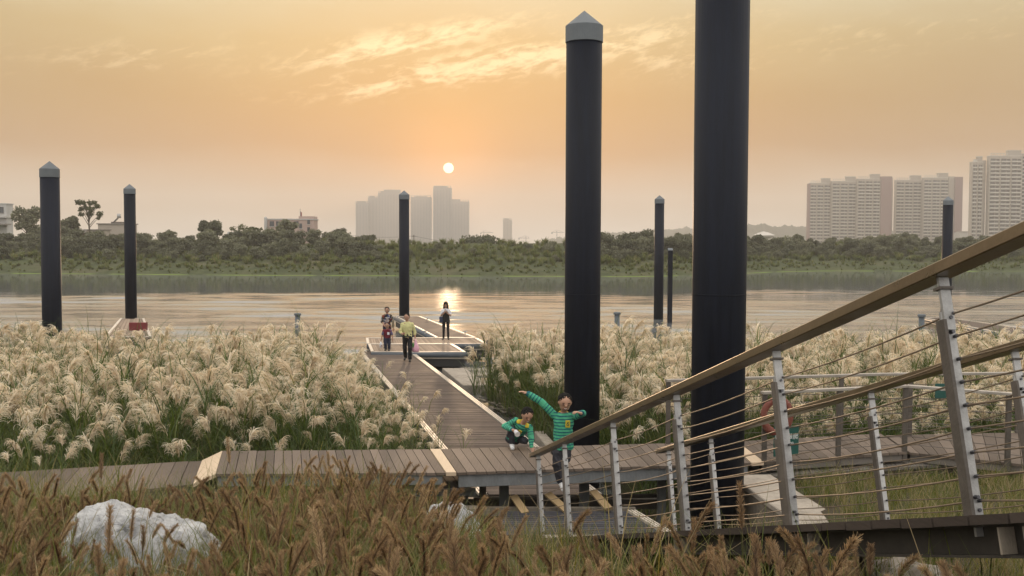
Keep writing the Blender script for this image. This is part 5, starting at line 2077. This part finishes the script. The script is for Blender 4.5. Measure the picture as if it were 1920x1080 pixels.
Geo().hexa([(X_at(558, Y) - .02, Y + 3.0, zf - 1.4), (X_at(558, Y) + .35, Y + 3.1, zf - 1.5), (X_at(558, Y) + .35, Y + 3.13, zf - 1.5), (X_at(558, Y) - .02, Y + 3.03, zf - 1.4)],
           [(X_at(558, Y) - .02, Y + 3.0, zf), (X_at(558, Y) + .35, Y + 3.1, zf - .4), (X_at(558, Y) + .35, Y + 3.13, zf - .4), (X_at(558, Y) - .02, Y + 3.03, zf)]).build('flag', M['redpanel'], fp)

# white house at the picture edge, brick shed, small cabin, long grey roof with tank
Y = 226
t = thing('white_house', 'grey white house with balcony beside the dense round tree', 'building', (X_at(-10, Y), Y + 5, 2.4))
x0, x1 = X_at(-60, Y), X_at(13, Y)
Geo().box(((x0 + x1) / 2, Y + 1.5, (Z_at(386, Y) + 2) / 2), (x1 - x0, 3, Z_at(386, Y) - 2)).build('wall', M['far_white'], t)
Geo().box(((x0 + x1) / 2, Y + .8, Z_at(410, Y)), (x1 - x0 + .6, 4.2, .35)).build('balcony', M['far_white'], t)
wn = Geo().box((X_at(4, Y), Y - .03, Z_at(397, Y)), (.9, .12, 1.3)).build('window', M['glass'], t)
Geo().box((X_at(4, Y), Y - .10, Z_at(397, Y) - .7), (1.1, .12, .1)).build('sill', M['far_roof'], wn)
Geo().box(((x0 + x1) / 2 + .4, Y - 1.2, Z_at(424, Y)), (x1 - x0 + 1.0, 3, .3)).build('porch_roof', M['far_roof'], t)
Geo().box(((x0 + x1) / 2, Y + 1.5, Z_at(385.2, Y)), (x1 - x0 + .3, 3.3, .22)).build('parapet', M['far_white'], t)
Y = 200
t = thing('brick_shed', 'small brick shed with grey pitched roof among the far shrubs', 'building', (X_at(135, Y), Y + 3, 2.4))
x0, x1, zt = X_at(116, Y), X_at(148, Y), Z_at(440, Y)
Geo().box(((x0 + x1) / 2, Y + 2.5, (zt + 2) / 2), (x1 - x0, 5, zt - 2)).build('wall', M['brick'], t)
zr = Z_at(432, Y)
Geo().add([(x0 - .3, Y - .3, zt), (x1 + .3, Y - .3, zt), (x1 + .3, Y + 5.3, zt), (x0 - .3, Y + 5.3, zt), (x0 - .3, Y + 2.5, zr), (x1 + .1, Y + 2.5, zr)],
          [(0, 1, 5, 4), (2, 3, 4, 5), (0, 4, 3), (1, 2, 5), (3, 2, 1, 0)]).build('roof', M['far_roof'], t)
t = thing('cabin', 'small beige cabin with dark window beside the umbrella crowned tree', 'building', (X_at(177, Y), Y + 3, 2.4))
x0, x1, zt = X_at(163, Y), X_at(192, Y), Z_at(434, Y)
Geo().box(((x0 + x1) / 2, Y + 2, (zt + 2) / 2), (x1 - x0, 4, zt - 2)).build('wall', M['apt_wall'], t)
Geo().box(((x0 + x1) / 2, Y + 2, zt + .06), (x1 - x0 + .4, 4.4, .15)).build('roof', M['far_roof'], t)
wn = Geo().box((X_at(179, Y), Y - .03, Z_at(441, Y)), (.95, .1, .95)).build('window', M['glass'], t)
Geo().box((X_at(170, Y), Y - .03, Z_at(444, Y)), (.7, .1, .5)).build('window', M['steel_blue'], t)
Y = 215
t = thing('long_house', 'low long house with a water heater tank on its flat roof', 'building', (X_at(215, Y), Y + 4, 2.4))
x0, x1, zt = X_at(184, Y), X_at(244, Y), Z_at(423, Y)
Geo().box(((x0 + x1) / 2, Y + 2, (zt + 2) / 2), (x1 - x0, 4, zt - 2)).build('wall', M['apt_wall'], t)
Geo().box(((x0 + x1) / 2, Y + 2, zt + .08), (x1 - x0 + .5, 4.4, .2)).build('roof', M['far_roof'], t)
hx_, hz = X_at(217, Y), Z_at(407, Y)
wh = Geo().lathe([(.001, -.45), (.4, -.45), (.4, .45), (.001, .45)], (hx_, Y + 2, hz), 12).build('water_tank', M['steel'], t, True)
Geo().beam((X_at(206, Y), Y + 1.6, zt + .2), (X_at(216, Y), Y + 1.6, hz - .5), .9, .08, (-.5, 0, .8)).build('solar_panel', M['glass'], wh)
Geo().box((X_at(214, Y), Y + 2, zt + .35), (2.2, 1.4, .35)).build('tank_stand', M['steel_dark'], wh)
# billboard
Y = 190
bx0, bx1 = X_at(427, Y), X_at(456, Y)
t = thing('billboard', 'white billboard with green lettering rising from the far shrubs', 'billboard', ((bx0 + bx1) / 2, Y, 2.6))
zc = Z_at(442.5, Y)
Geo().box(((bx0 + bx1) / 2, Y, zc), (bx1 - bx0, .2, 1.15)).build('panel', M['bill'], t)
for k, (u, w_) in enumerate(((.10, .08), (.21, .07), (.31, .08), (.45, .06), (.55, .09), (.68, .06), (.78, .08))):
    Geo().box((bx0 + (bx1 - bx0) * u + .1, Y - .11, zc + .1), (w_ * (bx1 - bx0), .03, .34 + .06 * (k % 3))).build('letter', M['billgreen'], t)
for u in (.15, .85):
    Geo().box((bx0 + (bx1 - bx0) * u, Y + .12, (zc + 2) / 2 - .6), (.12, .12, zc - 1.0)).build('post', M['steel_dark'], t)
# utility pole with sagging wires on the levee
Y = 192
xp = X_at(776, Y)
t = thing('utility_pole', 'thin utility pole on the levee beside the central pile', 'pole', (xp, Y, 3.6))
zt = Z_at(441, Y)
Geo().tube([(xp, Y, 3.3), (xp, Y, zt)], .07, 6).build('pole', M['steel_dark'], t)
Geo().box((xp, Y, zt - .25), (.9, .08, .08)).build('cross_arm', M['steel_dark'], t)
g = Geo()
for (xa, za, xb, zb) in ((X_at(640, Y), zt + .1, xp, zt - .2), (xp, zt - .2, X_at(900, Y), zt - 1.4)):
    g.tube([Vector((xa + (xb - xa) * u, Y, za + (zb - za) * u - 1.6 * u * (1 - u))) for u in np.linspace(0, 1, 9)], .02, 4)
g.build('wire', M['steel_dark'], t)


# apartment blocks ---------------------------------------------------------
def apartment(label, mods, floors, fh, zb, name='apartment_block'):
    """mods: x0, x1, y front, roof z, kind ('bay', 'blank', 'mauve') ; storeys as slabs, glazing and piers"""
    cx = (mods[0][0] + mods[-1][1]) / 2
    t = thing(name, label, 'building', (cx, mods[0][2] + 8, zb))
    for (x0, x1, yf, zt, kind) in mods:
        w = x1 - x0
        dep = 5
        mt = {'bay': 'apt_wall', 'blank': 'apt_wall', 'mauve': 'apt_mauve'}[kind]
        Geo().box(((x0 + x1) / 2, yf + dep / 2, (zt + zb) / 2), (w, dep, zt - zb)).build('wall', M[mt], t)
        if kind != 'bay':
            continue
        n = int((zt - zb - 1.5) / fh)
        nbay = max(2, round(w / 7.2))
        bw_ = w / nbay
        for i in range(n):
            z = zt - 1.6 - (i + 1) * fh
            gl = Geo()
            for b in range(nbay):
                xa = x0 + b * bw_ + .55
                xb = x0 + (b + 1) * bw_ - .55
                m1 = xa + (xb - xa) * .58
                gl.box(((xa + m1) / 2, yf - .03, z + fh * .52), (m1 - xa - .3, .5, fh * .72))
                gl.box(((m1 + xb) / 2 + .1, yf - .03, z + fh * .56), (xb - m1 - .5, .5, fh * .52))
            gl.build('window_row', M['apt_glass'], t, kind='stuff')
            sl = Geo()
            for b in range(nbay):
                xa = x0 + b * bw_ + .3
                xb = x0 + (b + 1) * bw_ - .9
                sl.box(((xa + xb) / 2, yf - .75, z + .05), (xb - xa, 1.5, .22))
                sl.box(((xa + xb) / 2, yf - 1.45, z + .55), (xb - xa, .1, .75))
            sl.build('balcony_row', M['apt_slab'], t, kind='stuff')
        for b in range(nbay + 1):
            Geo().box((x0 + b * bw_, yf - .35, (zt + zb) / 2), (.8, .72, zt - zb - .1)).build('pier', M['apt_wall'], t)
        # crown: open frame and stair house on the roof
        rw = w * .40
        Geo().box((x1 - rw / 2 - .3, yf + 2.5, zt + 2.2), (rw, 4, 4.4)).build('stair_house', M['apt_wall'], t)
        Geo().box((x1 - rw / 2 - .3, yf + 2.5, zt + 4.5), (rw + .8, 4.6, .4)).build('stair_roof', M['apt_slab'], t)
        g = Geo()
        for u in np.linspace(0, 1, 6):
            g.box((x0 + 1.2 + u * (w - rw - 2.5), yf + .5, zt + 1.0), (.45, .45, 2.0))
        g.box((x0 + 1.2 + (w - rw - 2.5) / 2, yf + .5, zt + 2.15), (w - rw - 1.5, .7, .4))
        g.build('roof_frame', M['apt_slab'], t)
        Geo().box(((x0 + x1) / 2, yf + dep / 2, zt + .25), (w + .3, dep + .3, .5)).build('parapet', M['apt_slab'], t)
    return t


Y = 960
zz = lambda py, Y_=Y: Z_at(py, Y_, 1650)
apartment('broad cream apartment block with mauve end wall, next to the water tower',
          [(X_at(1513, Y), X_at(1517, Y), Y - 2, zz(345), 'mauve'), (X_at(1517, Y), X_at(1556, Y), Y, zz(344), 'bay'), (X_at(1556, Y), X_at(1601, Y), Y - 4, zz(341), 'bay'),
           (X_at(1601, Y), X_at(1643, Y), Y - 8, zz(337), 'bay'), (X_at(1643, Y), X_at(1663, Y), Y - 10, zz(332), 'mauve')], 18, 3.0, 1.0)
apartment('cream apartment block with two roof houses and mauve end wall, behind the far pile',
          [(X_at(1664, Y + 15), X_at(1676, Y + 15), Y + 20, zz(332, Y + 15), 'blank'), (X_at(1676, Y), X_at(1684, Y), Y + 15, zz(339), 'bay') if False else (X_at(1676, Y), X_at(1684, Y), Y + 16, zz(340), 'blank'),
           (X_at(1684, Y), X_at(1732, Y), Y + 8, zz(337), 'bay'), (X_at(1732, Y), X_at(1779, Y), Y + 3, zz(333), 'bay'),
           (X_at(1779, Y), X_at(1789, Y), Y + 2, zz(330), 'blank'), (X_at(1789, Y), X_at(1803, Y), Y, zz(331), 'mauve')], 18, 3.0, 1.0)
Y = 810
apartment('tall cream apartment tower rising behind the ramp handrail',
          [(X_at(1823, Y), X_at(1843, Y), Y + 3, zz(303, Y), 'bay'), (X_at(1843, Y), X_at(1852, Y), Y + 6, zz(299, Y), 'blank'),
           (X_at(1852, Y), X_at(1912, Y), Y, zz(292, Y), 'bay'), (X_at(1912, Y), X_at(1990, Y), Y + 4, zz(287, Y), 'bay')], 20, 3.0, 1.0)
Y = 930
t = thing('low_annex', 'low pale building between the apartment blocks', 'building', (X_at(1812, Y), Y + 6, 2))
Geo().box((X_at(1814, Y), Y + 6, (zz(435, Y) + 1) / 2), (X_at(1829, Y) - X_at(1799, Y), 12, zz(435, Y) - 1)).build('wall', M['apt_slab'], t)
Geo().box((X_at(1812, Y), Y + 4, zz(434, Y)), (X_at(1826, Y) - X_at(1801, Y), 9, 1.0)).build('parapet', M['apt_wall'], t)

# the hazy towers under the sun
def hazy_tower(label, px0, px1, ytop, Y, steps=()):
    x0, x1, zt = X_at(px0, Y), X_at(px1, Y), Z_at(ytop, Y)
    t = thing('hazy_tower', label, 'building', ((x0 + x1) / 2, Y, 2.0), 'hazy high-rise towers under the sun')
    w = x1 - x0
    Geo().box(((x0 + x1) / 2, Y + 14, zt / 2 + 1), (w, 28, zt - 2)).build('wall', M['tower'], t)
    nb = max(3, int(w / 6))
    for b in range(nb):
        xa = x0 + (b + .5) * w / nb
        g = Geo()
        z = 6
        while z < zt - 5:
            g.box((xa, Y - .05, z), (w / nb * .42, .7, 1.8))
            z += 3.2
        g.build('window_column', M['tower_dk'], t, kind='stuff')
        if b % 2:
            Geo().box((x0 + b * w / nb, Y - 1.0, zt / 2), (1.6, 2.2, zt - 5)).build('pier', M['tower'], t)
    for (u0, u1, h) in steps:
        Geo().box((x0 + w * (u0 + u1) / 2, Y + 10, zt + h / 2), (w * (u1 - u0), 14, h)).build('roof_house', M['tower'], t)
    g = Geo()
    for u in np.linspace(.03, .97, 7):
        g.box((x0 + w * u, Y + 1, zt + 1.5), (.9, .9, 3))
    g.box(((x0 + x1) / 2, Y + 1, zt + 3.2), (w, 1.2, .8))
    g.build('roof_frame', M['tower'], t)
    return t


YT = 2400
for a in (('low shouldered hazy tower at the shore end of the tower row', 667, 690, 381, YT, ((.1, .8, 3),)),
          ('hazy tower stepping up behind the lowest tower of the row', 690, 709, 371, YT + 20, ((.1, .6, 3),)),
          ('broad hazy tower with stepped roof just beside the pile cap', 709, 752, 362, YT, ((.25, .95, 7), (.1, .95, 4))),
          ('flat topped hazy tower on the sunward side of the central pile', 770, 808, 370, YT + 30, ((.2, .8, 2),)),
          ('tallest hazy tower, straight below the sun', 812, 846, 352, YT + 10, ((.05, .75, 4),)),
          ('rounded hazy tower stepping down beside the tallest one', 846.5, 879, 378, YT, ((.02, .5, 5),)),
          ('lone hazy tower apart from the row, near the cranes', 943, 960, 412, YT + 150, ((.1, .7, 3),))):
    hazy_tower(*a)
# tower cranes
for k, (px, yt, ja, jb) in enumerate(((907, 433, -6, 18), (1044, 432, -10, 14), (986, 443, -14, 7))):
    Y = YT - 60
    x, zt = X_at(px, Y), Z_at(yt, Y)
    t = thing('tower_crane', ('faint tower crane between the tall towers and the lone one', 'faint tower crane close to the tall pile', 'faint tower crane just beside the lone tower')[k], 'crane', (x, Y, 2))
    Geo().box((x, Y, (zt + 2) / 2), (1.5, 1.5, zt - 2)).build('mast', M['tower_dk'], t)
    Geo().beam((x + ja * 1.2, Y, zt - 4), (x + jb * 1.2, Y, zt - 4), 1.2, 1.2).build('jib', M['tower_dk'], t)
    Geo().box((x + ja * 1.1, Y, zt - 6), (3, 2, 3)).build('counterweight', M['tower_dk'], t)
    Geo().tube([(x + ja, Y, zt - 3.5), (x, Y, zt + 2), (x + jb, Y, zt - 3.5)], .25, 4).build('tie_bar', M['tower_dk'], t)

# water tower on the wooded hill foot
Y = 640
x, zt = X_at(1432, Y), Z_at(433, Y)
t = thing('water_tower', 'pale mushroom shaped water tower before the wooded hill', 'water tower', (x, Y, 2))
Geo().lathe([(2.0, 0), (1.2, zt - 6), (1.2, zt - 4)], (x, Y, 0), 16).build('shaft', M['apt_slab'], t, True)
Geo().lathe([(1.2, zt - 4.5), (6.5, zt - 3.0), (7.0, zt - 2.2), (3.2, zt - .6), (.8, zt), (.01, zt + .4)], (x, Y, 0), 20).build('tank', M['apt_slab'], t)

# wooded hills
M['hillmat'] = mat_plain('wooded_hill', (.045, .06, .028), .9, 0, .5, .12, 1.0, .2, (1, 1, 1), 3.0)


def hill(label, prof, Y, dep, seed):
    pxs = np.array([p[0] for p in prof], float)
    pys = np.array([p[1] for p in prof], float)
    n, mrow = 260, 16
    px = np.linspace(pxs[0], pxs[-1], n)
    V = []
    r2 = np.random.default_rng(int(seed * 10))
    for j in range(mrow):
        k = j / (mrow - 1)
        for i in range(n):
            top = Z_at(np.interp(px[i], pxs, pys), Y)
            xw = X_at(px[i], Y)
            yy = Y - dep + dep * 2 * k
            env = math.sin(math.pi * min(1, max(0, k))) ** .7
            bump = noise.fractal(Vector((xw * .035, yy * .035, seed)), .8, 2, 5) * 9 * env
            V.append((xw, yy, 1 + (top - 1) * env + bump + r2.normal(0, 1.1) * env))
    V = np.array(V)
    ii, jj = np.meshgrid(np.arange(n - 1), np.arange(mrow - 1))
    b0 = (jj * n + ii).ravel()
    F = np.stack([b0, b0 + 1, b0 + n + 1, b0 + n], 1)
    o = structure(link('wooded_hill', np_mesh('hill', V, F, False), M['hillmat']))
    return tag(o, label, 'hill')


hill('hazy wooded hill behind the water tower', [(1290, 458), (1340, 436), (1390, 424), (1430, 421), (1470, 427), (1520, 424), (1600, 430), (1750, 440), (1900, 452), (1960, 458)], 1900, 150, 3.1)
hill('faint wooded rise behind the tall piles', [(1010, 458), (1050, 448), (1110, 443), (1180, 436), (1240, 431), (1300, 430), (1380, 440), (1420, 457)], 2300, 150, 7.7)

# ------------------------------------------------------------------ haze
hz = Geo().box((0, 1440, 70), (4600, 3400, 150)).build('haze', None)
hm = bpy.data.materials.new('river_haze')
hm.use_nodes = True
ht = NT(hm.node_tree)
pv = ht.n('ShaderNodeVolumePrincipled')
pv.inputs['Color'].default_value = (.88, .85, .79, 1)
pv.inputs['Density'].default_value = HAZE_DENSITY
pv.inputs['Anisotropy'].default_value = .25
ho = ht.n('ShaderNodeOutputMaterial')
ht.t.links.new(pv.outputs[0], ho.inputs['Volume'])
hz.data.materials.append(hm)
hz['kind'] = 'stuff'
tag(hz, 'pale evening haze over the river and far towers', 'haze')
hz.display_type = 'WIRE'

clean_props()
